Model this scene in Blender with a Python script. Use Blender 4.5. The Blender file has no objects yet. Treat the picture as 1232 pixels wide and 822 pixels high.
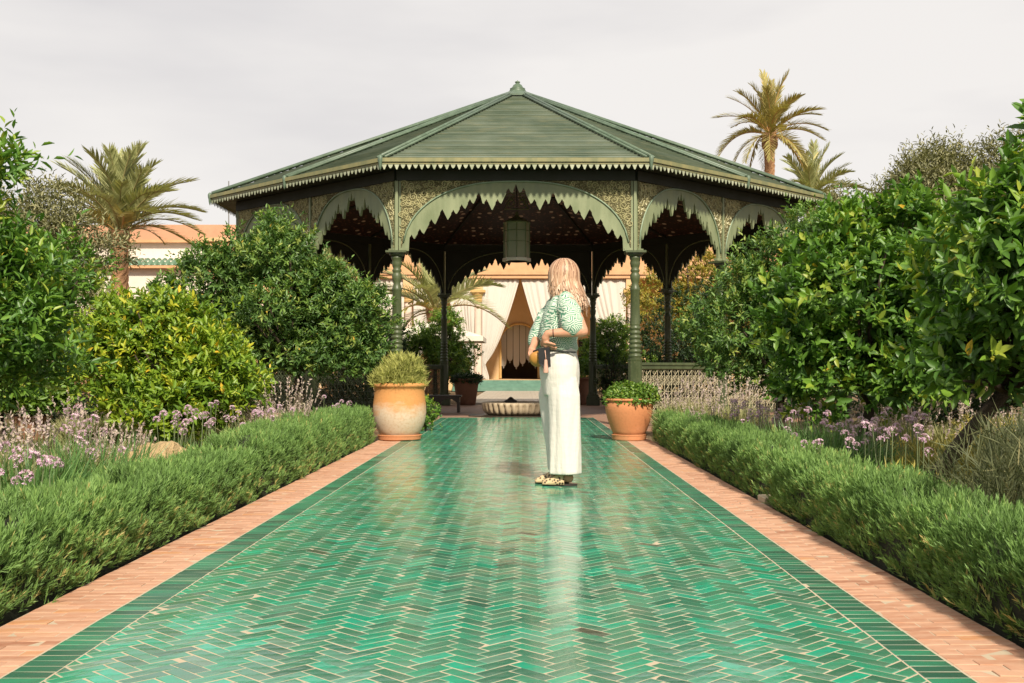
import bpy, bmesh, math, random
import numpy as np
from mathutils import Vector, Matrix, Quaternion
random.seed(7)
RNG = np.random.default_rng(11)
scene = bpy.context.scene
COL = scene.collection
R = math.radians
PI = math.pi

# ------------------------------------------------------------------ camera, world, sun, exposure
cam_d = bpy.data.cameras.new("camera")
cam_d.sensor_width = 36.0
cam_d.lens = 36.0 * 1330 / 1232
cam_d.shift_x = -13 / 1232
cam_d.shift_y = 33 / 1232
cam_d.clip_start = 0.05
cam_d.clip_end = 2000
cam = bpy.data.objects.new("camera", cam_d)
COL.objects.link(cam)
cam.location = (0.10, 0.0, 0.85)
cam.rotation_euler = (R(90), 0, 0)
scene.camera = cam

SUN_EL, SUN_AZ = 39.0, 13.0            # azimuth: degrees to the right of straight behind the camera
sdir = Vector((math.sin(R(SUN_AZ)) * math.cos(R(SUN_EL)), -math.cos(R(SUN_AZ)) * math.cos(R(SUN_EL)), math.sin(R(SUN_EL))))
sun_d = bpy.data.lights.new("sun", 'SUN')
sun_d.energy = 5.0
sun_d.angle = R(4.0)
sun_d.color = (1.0, 0.90, 0.74)
sun = bpy.data.objects.new("sun", sun_d)
COL.objects.link(sun)
sun.location = sdir * 60
sun.rotation_euler = sdir.to_track_quat('Z', 'Y').to_euler()

world = bpy.data.worlds.new("World")
scene.world = world
world.use_nodes = True
wn, wl = world.node_tree.nodes, world.node_tree.links
wn.clear()
w_out = wn.new('ShaderNodeOutputWorld')
sky = wn.new('ShaderNodeTexSky')
sky.sky_type = 'NISHITA'
sky.sun_disc = False
sky.sun_elevation = R(SUN_EL)
sky.sun_rotation = R(180 - SUN_AZ)
sky.dust_density = 4.0
bg1 = wn.new('ShaderNodeBackground'); bg1.inputs[1].default_value = 0.08
wl.new(sky.outputs[0], bg1.inputs[0])
tcw = wn.new('ShaderNodeTexCoord')
mpw = wn.new('ShaderNodeMapping'); mpw.inputs['Scale'].default_value = (1.0, 1.0, 4.0)
mpw.inputs['Rotation'].default_value = (0.1, 0.25, 0.0)
wl.new(tcw.outputs['Generated'], mpw.inputs[0])
nzw = wn.new('ShaderNodeTexNoise'); nzw.inputs['Scale'].default_value = 1.6; nzw.inputs['Detail'].default_value = 5
wl.new(mpw.outputs[0], nzw.inputs['Vector'])
rmw = wn.new('ShaderNodeValToRGB')
rmw.color_ramp.elements[0].position = 0.40; rmw.color_ramp.elements[0].color = (0.595, 0.574, 0.572, 1)
rmw.color_ramp.elements[1].position = 0.60; rmw.color_ramp.elements[1].color = (0.740, 0.710, 0.682, 1)
wl.new(nzw.outputs[0], rmw.inputs[0])
bg2 = wn.new('ShaderNodeBackground'); bg2.inputs[1].default_value = 1.0
wl.new(rmw.outputs[0], bg2.inputs[0])
mxw = wn.new('ShaderNodeMixShader'); mxw.inputs[0].default_value = 0.93     # thin bright cloud veil over the clear sky
wl.new(bg1.outputs[0], mxw.inputs[1]); wl.new(bg2.outputs[0], mxw.inputs[2])
wl.new(mxw.outputs[0], w_out.inputs[0])

scene.view_settings.view_transform = 'Standard'
scene.view_settings.look = 'None'
scene.view_settings.exposure = 0.36
scene.view_settings.gamma = 1.0
scene.render.engine = 'CYCLES'
scene.cycles.use_denoising = True
scene.cycles.max_bounces = 6
scene.cycles.diffuse_bounces = 3
scene.cycles.glossy_bounces = 3
scene.cycles.transmission_bounces = 4
scene.cycles.transparent_max_bounces = 6
scene.cycles.caustics_reflective = False
scene.cycles.caustics_refractive = False

# ------------------------------------------------------------------ helpers: objects
def tag(o, label=None, cat=None, group=None, kind=None):
    if label: o["label"] = label
    if cat: o["category"] = cat
    if group: o["group"] = group
    if kind: o["kind"] = kind
    return o

def link(o, parent=None):
    COL.objects.link(o)
    if parent is not None: o.parent = parent
    return o

def thing(name, loc, label, cat, group=None, rz=0.0):
    o = bpy.data.objects.new(name, None)
    o.empty_display_size = 0.1
    o.location = loc; o.rotation_euler = (0, 0, rz)
    link(o)
    return tag(o, label, cat, group)

def obj(name, me, mat=None, parent=None, loc=(0, 0, 0), smooth=False):
    o = bpy.data.objects.new(name, me)
    if mat is not None:
        for m in (mat if isinstance(mat, (list, tuple)) else [mat]): me.materials.append(m)
    o.location = loc
    if smooth: me.shade_smooth()
    return link(o, parent)

def quads_mesh(name, V, F, tint=None, mat_idx=None, smooth=False):
    V = np.asarray(V, dtype=np.float32).reshape(-1, 3); F = np.asarray(F, dtype=np.int32)
    k = F.shape[1]; n = F.shape[0]
    me = bpy.data.meshes.new(name)
    me.vertices.add(len(V)); me.vertices.foreach_set("co", V.ravel())
    me.loops.add(n * k); me.loops.foreach_set("vertex_index", F.ravel())
    me.polygons.add(n)
    me.polygons.foreach_set("loop_start", np.arange(0, n * k, k, dtype=np.int32))
    me.polygons.foreach_set("loop_total", np.full(n, k, dtype=np.int32))
    if mat_idx is not None: me.polygons.foreach_set("material_index", np.asarray(mat_idx, dtype=np.int32))
    if tint is not None:
        a = me.attributes.new("tint", 'FLOAT', 'FACE'); a.data.foreach_set("value", np.asarray(tint, dtype=np.float32))
    me.update(calc_edges=True)
    if smooth: me.shade_smooth()
    return me

class MB:
    """collects faces of any size into one mesh"""
    def __init__(s): s.v = []; s.f = []; s.t = []; s.m = []
    def add(s, vs, fs, tint=0.5, mi=0):
        b = len(s.v); s.v.extend([tuple(v) for v in vs])
        for f in fs: s.f.append([b + i for i in f]); s.t.append(tint); s.m.append(mi)
    def box(s, a, b, tint=0.5, mi=0):
        x0, y0, z0 = a; x1, y1, z1 = b
        s.add([(x0,y0,z0),(x1,y0,z0),(x1,y1,z0),(x0,y1,z0),(x0,y0,z1),(x1,y0,z1),(x1,y1,z1),(x0,y1,z1)],
              [(0,3,2,1),(4,5,6,7),(0,1,5,4),(1,2,6,5),(2,3,7,6),(3,0,4,7)], tint, mi)
    def prism(s, poly, z0, z1, tint=0.5, mi=0, bev=0.0):
        n = len(poly)
        if bev > 0:
            c = (sum(p[0] for p in poly)/n, sum(p[1] for p in poly)/n)
            def sh(p):
                d = math.hypot(p[0]-c[0], p[1]-c[1]) or 1
                return (p[0]-(p[0]-c[0])/d*bev*1.2, p[1]-(p[1]-c[1])/d*bev*1.2)
            top = [sh(p) for p in poly]
            vs = [(p[0],p[1],z0) for p in poly] + [(p[0],p[1],z1-bev*0.7) for p in poly] + [(p[0],p[1],z1) for p in top]
            fs = [tuple(range(2*n, 3*n))]
            for i in range(n):
                j = (i+1) % n
                fs += [(i,j,n+j,n+i),(n+i,n+j,2*n+j,2*n+i)]
        else:
            vs = [(p[0],p[1],z0) for p in poly] + [(p[0],p[1],z1) for p in poly]
            fs = [tuple(range(n, 2*n)), tuple(range(n-1, -1, -1))]
            for i in range(n):
                j = (i+1) % n; fs.append((i, j, n+j, n+i))
        s.add(vs, fs, tint, mi)
    def tube(s, pts, rad, n=8, tint=0.5, mi=0, caps=True):
        pts = [Vector(p) for p in pts]
        rad = rad if isinstance(rad, (list, tuple)) else [rad]*len(pts)
        up = None; rings = []
        for i, p in enumerate(pts):
            t = (pts[min(i+1, len(pts)-1)] - pts[max(i-1, 0)]).normalized()
            if up is None:
                up = Vector((0,0,1)) if abs(t.z) < 0.9 else Vector((1,0,0))
            a = t.cross(up)
            if a.length < 1e-6: a = t.cross(Vector((0.3,1,0.2)))
            a.normalize(); b = a.cross(t).normalized(); up = b
            rings.append([p + (a*math.cos(2*PI*k/n) + b*math.sin(2*PI*k/n))*rad[i] for k in range(n)])
        vs = [v for r in rings for v in r]; fs = []
        for i in range(len(rings)-1):
            for k in range(n):
                j = (k+1) % n; fs.append((i*n+k, i*n+j, (i+1)*n+j, (i+1)*n+k))
        if caps:
            fs.append(tuple(range(n-1,-1,-1))); fs.append(tuple((len(rings)-1)*n+k for k in range(n)))
        s.add(vs, fs, tint, mi)
    def lathe(s, prof, n=24, c=(0,0), tint=0.5, mi=0, flute=0, fl=0.0, fz=None):
        vs = []; fs = []
        for (r, z) in prof:
            for k in range(n):
                a = 2*PI*k/n
                rr = r
                if flute and (fz is None or fz[0] <= z <= fz[1]): rr = r*(1 - fl*(1-abs(math.sin(a*flute/2))))
                vs.append((c[0]+rr*math.cos(a), c[1]+rr*math.sin(a), z))
        for i in range(len(prof)-1):
            for k in range(n):
                j = (k+1) % n; fs.append((i*n+k, i*n+j, (i+1)*n+j, (i+1)*n+k))
        if prof[0][0] > 1e-4: fs.append(tuple(range(n-1,-1,-1)))
        if prof[-1][0] > 1e-4: fs.append(tuple((len(prof)-1)*n+k for k in range(n)))
        s.add(vs, fs, tint, mi)
    def loft(s, rings, n=20, tint=0.5, mi=0, power=2.0):
        """rings: (center, a, b, [yaw]) ellipses in horizontal planes"""
        vs = []; fs = []
        for rg in rings:
            c, a, b = rg[0], rg[1], rg[2]; yaw = rg[3] if len(rg) > 3 else 0.0
            for k in range(n):
                t = 2*PI*k/n; ct, st = math.cos(t), math.sin(t)
                x = a*math.copysign(abs(ct)**(2/power), ct); y = b*math.copysign(abs(st)**(2/power), st)
                vs.append((c[0]+x*math.cos(yaw)-y*math.sin(yaw), c[1]+x*math.sin(yaw)+y*math.cos(yaw), c[2]))
        for i in range(len(rings)-1):
            for k in range(n):
                j = (k+1) % n; fs.append((i*n+k, i*n+j, (i+1)*n+j, (i+1)*n+k))
        fs.append(tuple(range(n-1,-1,-1))); fs.append(tuple((len(rings)-1)*n+k for k in range(n)))
        s.add(vs, fs, tint, mi)
    def mesh(s, name, smooth=False):
        me = bpy.data.meshes.new(name)
        me.from_pydata(s.v, [], s.f)
        a = me.attributes.new("tint", 'FLOAT', 'FACE'); a.data.foreach_set("value", np.array(s.t, dtype=np.float32))
        me.polygons.foreach_set("material_index", np.array(s.m, dtype=np.int32))
        me.update()
        if smooth: me.shade_smooth()
        return me
    def build(s, name, mat, parent=None, loc=(0,0,0), smooth=False):
        return obj(name, s.mesh(name, smooth), mat, parent, loc)

def bevel(o, w=0.006, seg=2, ang=40):
    m = o.modifiers.new("bevel", 'BEVEL'); m.width = w; m.segments = seg; m.limit_method = 'ANGLE'; m.angle_limit = R(ang)
    return o

# ------------------------------------------------------------------ helpers: materials
class NT:
    def __init__(s, name):
        s.m = bpy.data.materials.new(name); s.m.use_nodes = True
        s.n, s.l = s.m.node_tree.nodes, s.m.node_tree.links
        s.n.clear(); s.out = s.n.new('ShaderNodeOutputMaterial')
        s.b = s.n.new('ShaderNodeBsdfPrincipled'); s.l.new(s.b.outputs[0], s.out.inputs[0])
        s.tc = s.n.new('ShaderNodeTexCoord')
    def map(s, scale=(1,1,1), coord='Object', rot=(0,0,0)):
        m = s.n.new('ShaderNodeMapping'); m.inputs['Scale'].default_value = scale; m.inputs['Rotation'].default_value = rot
        s.l.new(s.tc.outputs[coord], m.inputs[0]); return m.outputs[0]
    def noise(s, scale, detail=4, vec=None, rough=0.55, dist=0.0):
        n = s.n.new('ShaderNodeTexNoise'); n.inputs['Scale'].default_value = scale; n.inputs['Detail'].default_value = detail
        n.inputs['Roughness'].default_value = rough; n.inputs['Distortion'].default_value = dist
        s.l.new(vec if vec is not None else s.tc.outputs['Object'], n.inputs['Vector']); return n.outputs[0]
    def voro(s, scale, vec=None, feature='F1', out='Distance', rnd=1.0):
        n = s.n.new('ShaderNodeTexVoronoi'); n.feature = feature; n.inputs['Scale'].default_value = scale
        n.inputs['Randomness'].default_value = rnd
        s.l.new(vec if vec is not None else s.tc.outputs['Object'], n.inputs['Vector']); return n.outputs[out]
    def attr(s, name='tint'):
        n = s.n.new('ShaderNodeAttribute'); n.attribute_name = name; return n.outputs['Fac']
    def objrand(s):
        n = s.n.new('ShaderNodeObjectInfo'); return n.outputs['Random']
    def ramp(s, fac, stops, interp='LINEAR'):
        n = s.n.new('ShaderNodeValToRGB'); n.color_ramp.interpolation = interp
        e = n.color_ramp.elements
        while len(e) < len(stops): e.new(0.5)
        for i, (p, c) in enumerate(stops):
            e[i].position = p; e[i].color = (*c, 1) if len(c) == 3 else c
        s.l.new(fac, n.inputs[0]); return n.outputs[0]
    def mix(s, fac, a, b, blend='MIX'):
        n = s.n.new('ShaderNodeMix'); n.data_type = 'RGBA'; n.blend_type = blend
        for k, v in ((0, fac), (6, a), (7, b)):
            sock = n.inputs[k]
            if hasattr(v, 'is_output'): s.l.new(v, sock)
            elif isinstance(v, (int, float)): sock.default_value = v if k == 0 else (v, v, v, 1)
            else: sock.default_value = (*v, 1)
        return n.outputs[2]
    def math(s, op, a, b=0.0, clamp=False):
        n = s.n.new('ShaderNodeMath'); n.operation = op; n.use_clamp = clamp
        for i, v in enumerate((a, b)):
            if hasattr(v, 'is_output'): s.l.new(v, n.inputs[i])
            else: n.inputs[i].default_value = v
        return n.outputs[0]
    def mrange(s, v, a, b, c, d):
        n = s.n.new('ShaderNodeMapRange')
        s.l.new(v, n.inputs[0])
        for i, x in enumerate((a, b, c, d)): n.inputs[i+1].default_value = x
        return n.outputs[0]
    def xyz(s, vec=None):
        n = s.n.new('ShaderNodeSeparateXYZ'); s.l.new(vec if vec is not None else s.tc.outputs['Object'], n.inputs[0]); return n.outputs
    def set(s, color=None, rough=None, metal=None, spec=None, bump=None, bump_s=0.3, bump_d=0.01, **kw):
        def put(k, v):
            if v is None: return
            sock = s.b.inputs[k]
            if hasattr(v, 'is_output'): s.l.new(v, sock)
            elif isinstance(v, (int, float)): sock.default_value = v
            else: sock.default_value = (*v, 1)
        put('Base Color', color); put('Roughness', rough); put('Metallic', metal); put('Specular IOR Level', spec)
        for k, v in kw.items(): put(k.replace('_', ' '), v)
        if bump is not None:
            n = s.n.new('ShaderNodeBump'); n.inputs['Strength'].default_value = bump_s; n.inputs['Distance'].default_value = bump_d
            s.l.new(bump, n.inputs['Height']); s.l.new(n.outputs[0], s.b.inputs['Normal'])
        return s.m
    def translucent(s, color, fac):
        t = s.n.new('ShaderNodeBsdfTranslucent'); mx = s.n.new('ShaderNodeMixShader'); mx.inputs[0].default_value = fac
        if hasattr(color, 'is_output'): s.l.new(color, t.inputs[0])
        else: t.inputs[0].default_value = (*color, 1)
        s.l.new(s.b.outputs[0], mx.inputs[1]); s.l.new(t.outputs[0], mx.inputs[2]); s.l.new(mx.outputs[0], s.out.inputs[0])
        return s.m

def plain(name, a, b=None, rough=0.6, scale=6.0, bump=0.2, bd=0.004, spec=0.4, metal=0.0):
    t = NT(name); b = b or tuple(x*0.75 for x in a)
    nz = t.noise(scale, 6)
    fine = t.noise(scale*9, 4)
    c = t.mix(t.mrange(nz, 0.35, 0.65, 0, 1), b, a)
    c = t.mix(0.35, c, t.mix(fine, tuple(x*0.7 for x in a), tuple(min(1, x*1.2) for x in a)))
    return t.set(c, t.mrange(nz, 0.3, 0.7, max(0.03, rough-0.1), min(1, rough+0.12)), metal=metal, spec=spec, bump=fine, bump_s=bump, bump_d=bd)

def leaf_mat(name, stops, rough=0.42, trans=0.28, spec=0.45):
    t = NT(name)
    c = t.ramp(t.attr('tint'), stops)
    nz = t.noise(1.3, 3)
    c = t.mix(t.mrange(nz, 0.35, 0.65, 0.0, 0.45), c, t.mix(0.5, c, tuple(x*0.8 for x in stops[1][1])))
    t.set(c, rough, spec=spec)
    tr = t.mix(1.0, c, (1.15, 1.25, 0.55), 'MULTIPLY')
    return t.translucent(tr, trans)

M = {}
# glazed tile
t = NT('glazed_tile')
base = t.ramp(t.attr(), [(0.0, (0.070,0.066,0.045)), (0.10, (0.034,0.105,0.070)), (0.32, (0.036,0.165,0.100)),
                         (0.55, (0.055,0.220,0.130)), (0.74, (0.016,0.285,0.160)), (0.90, (0.006,0.370,0.225)), (1.0, (0.130,0.240,0.170))])
mott = t.noise(34, 5); mo2 = t.noise(5, 4)
base = t.mix(t.mrange(mott, 0.45, 0.75, 0.0, 0.5), base, (0.095,0.140,0.095))
base = t.mix(t.mrange(mo2, 0.45, 0.7, 0.0, 0.3), base, (0.16,0.22,0.16))
scr = t.noise(160, 3)
base = t.mix(t.mrange(scr, 0.66, 0.74, 0.0, 0.5), base, (0.30,0.34,0.28))
M['tile'] = t.set(base, t.mrange(mo2, 0.3, 0.7, 0.06, 0.20), spec=0.85, bump=t.math('ADD', t.noise(22, 3), t.math('MULTIPLY', mott, 0.4)), bump_s=0.16, bump_d=0.006)
t = NT('border_tile')
base = t.ramp(t.attr(), [(0.0, (0.018,0.075,0.048)), (0.5, (0.022,0.150,0.085)), (0.9, (0.028,0.225,0.120)), (1.0, (0.075,0.180,0.110))])
mott = t.noise(30, 5)
base = t.mix(t.mrange(mott, 0.45, 0.75, 0.0, 0.5), base, (0.06,0.085,0.055))
M['tile_border'] = t.set(base, 0.26, spec=0.5, bump=mott, bump_s=0.12, bump_d=0.004)
t = NT('grout')
M['grout'] = t.set(t.mix(t.noise(3, 5), (0.38,0.31,0.215), (0.52,0.43,0.315)), 0.85, spec=0.2, bump=t.noise(90, 4), bump_s=0.4, bump_d=0.003)
t = NT('terracotta_brick')
base = t.ramp(t.attr(), [(0, (0.31,0.135,0.075)), (0.4, (0.42,0.215,0.130)), (0.8, (0.50,0.285,0.185)), (1.0, (0.46,0.220,0.100))])
nz = t.noise(14, 6)
base = t.mix(t.mrange(nz, 0.4, 0.7, 0.0, 0.45), base, (0.58,0.40,0.28))
st = t.noise(3.0, 5)
base = t.mix(t.mrange(st, 0.56, 0.75, 0.0, 0.55), base, (0.30,0.135,0.070))
M['brick'] = t.set(base, 0.75, spec=0.3, bump=t.noise(60, 5), bump_s=0.45, bump_d=0.003)
t = NT('pavilion_floor_brick')
bt = t.n.new('ShaderNodeTexBrick'); bt.inputs['Scale'].default_value = 5.0; bt.inputs['Mortar Size'].default_value = 0.018
bt.inputs['Color1'].default_value = (0.36,0.19,0.12,1); bt.inputs['Color2'].default_value = (0.26,0.13,0.085,1); bt.inputs['Mortar'].default_value = (0.30,0.23,0.17,1)
t.l.new(t.tc.outputs['Object'], bt.inputs['Vector'])
M['floor'] = t.set(t.mix(t.mrange(t.noise(2, 5), 0.4, 0.7, 0, 0.5), bt.outputs[0], (0.40,0.26,0.18)), 0.6, spec=0.35, bump=bt.outputs[1], bump_s=-0.4, bump_d=0.006)
# soil
t = NT('garden_soil')
c = t.mix(t.mrange(t.noise(1.1, 6), 0.4, 0.62, 0, 1), (0.12,0.075,0.042), (0.21,0.145,0.085))
c = t.mix(t.mrange(t.noise(28, 4), 0.5, 0.68, 0, 0.7), c, (0.32,0.25,0.16))
c = t.mix(t.mrange(t.noise(60, 4), 0.58, 0.68, 0, 0.8), c, (0.05,0.035,0.02))
M['soil'] = t.set(c, 0.95, spec=0.1, bump=t.noise(35, 6), bump_s=0.9, bump_d=0.03)
# painted metal of the pavilion
def paint(name, a, b, rough=0.42, streak=True):
    t = NT(name)
    v = t.map((3, 3, 0.7)); nz = t.noise(2.2, 7, v); fine = t.noise(38, 5)
    c = t.mix(t.mrange(nz, 0.36, 0.66, 0, 1), b, a)
    c = t.mix(t.mrange(fine, 0.55, 0.75, 0, 0.4), c, (0.16,0.15,0.075))
    return t.set(c, t.mrange(nz, 0.3, 0.7, rough-0.1, rough+0.15), spec=0.45, bump=fine, bump_s=0.15, bump_d=0.003)
M['green'] = paint('olive_green_paint', (0.225,0.255,0.140), (0.150,0.182,0.092))
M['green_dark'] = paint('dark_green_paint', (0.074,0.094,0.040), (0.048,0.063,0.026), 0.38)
M['green_pale'] = paint('pale_green_paint', (0.255,0.330,0.230), (0.170,0.235,0.150))
M['scroll'] = paint('gilt_olive_scroll_paint', (0.47,0.43,0.235), (0.34,0.32,0.16), 0.42)
M['roof_hip'] = paint('hip_roll_paint', (0.105,0.155,0.105), (0.066,0.102,0.064))
M['fascia'] = paint('weathered_ochre_green_paint', (0.235,0.215,0.095), (0.150,0.158,0.070), 0.5)
M['fringe'] = paint('pale_fringe_paint', (0.40,0.42,0.30), (0.24,0.27,0.17), 0.5)
t = NT('carved_relief_paint')
v = t.map((1,1,1))
nz = t.noise(9, 2)
vv = t.n.new('ShaderNodeVectorMath'); vv.operation = 'ADD'
nv = t.n.new('ShaderNodeTexNoise'); nv.inputs['Scale'].default_value = 8; nv.inputs['Detail'].default_value = 2
t.l.new(t.tc.outputs['Object'], nv.inputs['Vector'])
sc_ = t.n.new('ShaderNodeVectorMath'); sc_.operation = 'SCALE'; sc_.inputs['Scale'].default_value = 0.10
t.l.new(nv.outputs['Color'], sc_.inputs[0]); t.l.new(t.tc.outputs['Object'], vv.inputs[0]); t.l.new(sc_.outputs[0], vv.inputs[1])
d = t.voro(27, vv.outputs[0], 'DISTANCE_TO_EDGE')
d2 = t.math('ABSOLUTE', t.math('SINE', t.math('MULTIPLY', t.voro(15, vv.outputs[0]), 22.0)))
h = t.math('MULTIPLY', t.mrange(d, 0.0, 0.22, 0, 1), t.mrange(d2, 0.1, 0.7, 0.0, 1.0))
M['relief'] = t.set(t.mix(t.mrange(h, 0.08, 0.40, 0, 1), (0.105,0.092,0.036), (0.40,0.365,0.185)), 0.45, spec=0.4, bump=h, bump_s=1.0, bump_d=0.03)
t = NT('painted_wood_ceiling')
v = t.map((1,1,1), 'Object')
sp = t.voro(4.6, v, 'F1', 'Distance', 0.55)
sp2 = t.voro(11.0, v, 'F1', 'Distance', 0.6)
c = t.mix(t.mrange(t.noise(4, 5), 0.3, 0.7, 0, 1), (0.028,0.017,0.011), (0.052,0.031,0.020))
c = t.mix(t.mrange(sp2, 0.26, 0.33, 0.8, 0.0), c, (0.20,0.085,0.06))
c = t.mix(t.mrange(sp, 0.19, 0.25, 0.95, 0.0), c, (0.70,0.55,0.43))
M['ceiling'] = t.set(c, 0.55, spec=0.3)
t = NT('weathered_roof_boards')
nz = t.noise(1.2, 6); ln = t.noise(3.0, 6, t.map((1.0, 1.0, 14)))
c = t.mix(t.mrange(nz, 0.38, 0.64, 0, 1), (0.088,0.122,0.086), (0.165,0.198,0.150))
c = t.mix(t.mrange(t.attr(), 0, 1, 0.0, 0.55), c, (0.090,0.115,0.060))
c = t.mix(t.mrange(ln, 0.52, 0.72, 0, 0.55), c, (0.235,0.225,0.130))
M['roof'] = t.set(c, 0.48, spec=0.45, bump=ln, bump_s=0.3, bump_d=0.006)
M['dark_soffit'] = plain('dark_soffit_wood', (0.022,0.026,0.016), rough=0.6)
M['lattice'] = plain('cream_lattice_paint', (0.46,0.40,0.26), (0.34,0.30,0.19), rough=0.55, scale=8)
M['dark_wood'] = plain('dark_bench_wood', (0.035,0.024,0.016), rough=0.45, scale=9)
# terracotta pots
def pot_mat(name, zlo, zhi, top, bottom):
    t = NT(name)
    z = t.xyz()[2]
    nz = t.noise(5.5, 6, t.map((1,1,2.2))); fine = t.noise(40, 5)
    zz = t.math('ADD', z, t.math('MULTIPLY', t.math('SUBTRACT', nz, 0.5), 0.45))
    c = t.mix(t.mrange(zz, zlo, zhi, 0, 1), bottom, top)
    c = t.mix(t.mrange(fine, 0.48, 0.72, 0, 0.35), c, tuple(x*0.62 for x in top))
    c = t.mix(t.mrange(t.noise(3, 6), 0.58, 0.72, 0, 0.5), c, tuple(min(1, x*1.25+0.04) for x in top))
    return t.set(c, 0.82, spec=0.2, bump=t.math('ADD', fine, t.math('MULTIPLY', t.noise(6, 3, t.map((0.6,0.6,9))), 0.8)), bump_s=0.3, bump_d=0.005)
M['pot_bleached'] = pot_mat('bleached_terracotta', 0.27, 0.47, (0.54,0.255,0.088), (0.56,0.45,0.33))
M['pot_orange'] = pot_mat('orange_terracotta', -0.3, 0.2, (0.52,0.215,0.095), (0.50,0.25,0.13))
M['pot_brown'] = pot_mat('brown_terracotta', 0.0, 0.4, (0.25,0.125,0.075), (0.19,0.095,0.06))
M['potsoil'] = plain('potting_soil', (0.05,0.033,0.02), rough=0.95, scale=20, bump=0.8)
M['stone'] = plain('cream_carved_stone', (0.52,0.42,0.29), (0.40,0.31,0.20), rough=0.6, scale=5, bump=0.25)
M['stone_slab'] = plain('pale_stone_slabs', (0.42,0.37,0.30), (0.33,0.29,0.23), rough=0.45, scale=1.5, bump=0.15)
M['rock'] = plain('sandy_rock', (0.46,0.33,0.17), (0.30,0.20,0.10), rough=0.9, scale=4, bump=0.9, bd=0.03)
M['wall_white'] = plain('white_lime_plaster', (0.70,0.63,0.55), (0.60,0.53,0.45), rough=0.85, scale=1.0, bump=0.25)
M['wall_ochre'] = plain('ochre_plaster', (0.62,0.42,0.22), (0.54,0.35,0.17), rough=0.8, scale=1.2, bump=0.2)
M['wall_terra'] = plain('terracotta_plaster', (0.53,0.285,0.175), (0.44,0.22,0.13), rough=0.85, scale=0.9, bump=0.2)
M['cedar'] = plain('orange_cedar_wood', (0.58,0.33,0.17), (0.48,0.25,0.115), rough=0.6, scale=3, bump=0.2)
M['capital_gold'] = plain('honey_stone_capital', (0.56,0.35,0.13), (0.46,0.27,0.09), rough=0.6, scale=5, bump=0.3)
M['shaft'] = plain('pinkish_marble', (0.66,0.52,0.43), (0.58,0.45,0.36), rough=0.5, scale=3, bump=0.1)
M['coping'] = plain('green_glazed_coping', (0.12,0.20,0.125), (0.08,0.14,0.09), rough=0.35, scale=4, bump=0.2)
M['teal'] = plain('teal_step_tile', (0.13,0.24,0.18), (0.09,0.17,0.13), rough=0.35, scale=5, bump=0.15)
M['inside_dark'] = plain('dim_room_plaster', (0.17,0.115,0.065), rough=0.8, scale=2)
M['lattice_dark'] = plain('dark_window_grille', (0.03,0.022,0.018), rough=0.5)
M['bark'] = plain('dark_bark', (0.085,0.062,0.042), (0.045,0.032,0.022), rough=0.9, scale=14, bump=0.9, bd=0.02)
M['palm_bark'] = plain('palm_trunk_bark', (0.42,0.235,0.120), (0.26,0.14,0.07), rough=0.9, scale=7, bump=0.9, bd=0.05)
M['steel'] = plain('grey_aerial_metal', (0.25,0.25,0.24), rough=0.4, metal=0.6)
t = NT('white_gauze_curtain')
c = t.mix(t.noise(2, 4), (0.80,0.74,0.66), (0.86,0.81,0.74))
t.set(c, 0.9, spec=0.1, bump=t.noise(30, 4, t.map((6,6,0.4))), bump_s=0.3, bump_d=0.02)
M['curtain'] = t.translucent(c, 0.4)
M['parasol'] = plain('cream_parasol_cloth', (0.68,0.62,0.52), rough=0.9, scale=3)
# leaves
M['leaf_citrus'] = leaf_mat('citrus_leaves', [(0, (0.044,0.102,0.023)), (0.45, (0.094,0.206,0.031)), (0.80, (0.179,0.318,0.038)), (0.94, (0.333,0.379,0.046)), (1, (0.719,0.431,0.046))])
M['leaf_citrus_yellow'] = leaf_mat('yellowish_citrus_leaves', [(0, (0.066,0.144,0.017)), (0.45, (0.172,0.288,0.026)), (0.80, (0.327,0.408,0.030)), (0.94, (0.508,0.479,0.040)), (1, (0.818,0.479,0.042))])
M['leaf_citrus_deep'] = leaf_mat('deep_green_citrus_leaves', [(0, (0.044,0.094,0.026)), (0.45, (0.100,0.195,0.047)), (0.80, (0.196,0.313,0.058)), (0.95, (0.328,0.368,0.079)), (1, (0.743,0.422,0.065))])
M['leaf_olive'] = leaf_mat('olive_leaves', [(0, (0.098,0.104,0.045)), (0.5, (0.195,0.195,0.092)), (0.85, (0.305,0.293,0.146)), (0.95, (0.351,0.325,0.162)), (1, (0.390,0.351,0.173))], 0.55, 0.2)
M['leaf_dark'] = leaf_mat('dark_evergreen_leaves', [(0, (0.010,0.024,0.008)), (0.5, (0.024,0.055,0.014)), (0.85, (0.050,0.095,0.020)), (0.96, (0.10,0.13,0.03)), (1, (0.16,0.15,0.03))])
M['leaf_bright'] = leaf_mat('bright_green_leaves', [(0, (0.054,0.120,0.018)), (0.5, (0.120,0.222,0.026)), (0.85, (0.216,0.318,0.039)), (0.96, (0.300,0.360,0.055)), (1, (0.384,0.384,0.066))])
M['leaf_autumn'] = leaf_mat('autumn_leaves', [(0, (0.104,0.123,0.020)), (0.4, (0.240,0.218,0.032)), (0.7, (0.368,0.314,0.041)), (0.9, (0.400,0.257,0.045)), (1, (0.368,0.152,0.054))])
M['hedge'] = leaf_mat('rosemary_needles', [(0, (0.075,0.132,0.036)), (0.45, (0.157,0.272,0.075)), (0.80, (0.247,0.395,0.110)), (0.94, (0.338,0.452,0.151)), (1, (0.511,0.411,0.159))], 0.55, 0.25, 0.3)
M['twig_core'] = plain('dark_hedge_core', (0.042,0.048,0.020), (0.026,0.026,0.012), rough=0.95, scale=30, bump=1.0, bd=0.03)
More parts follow.
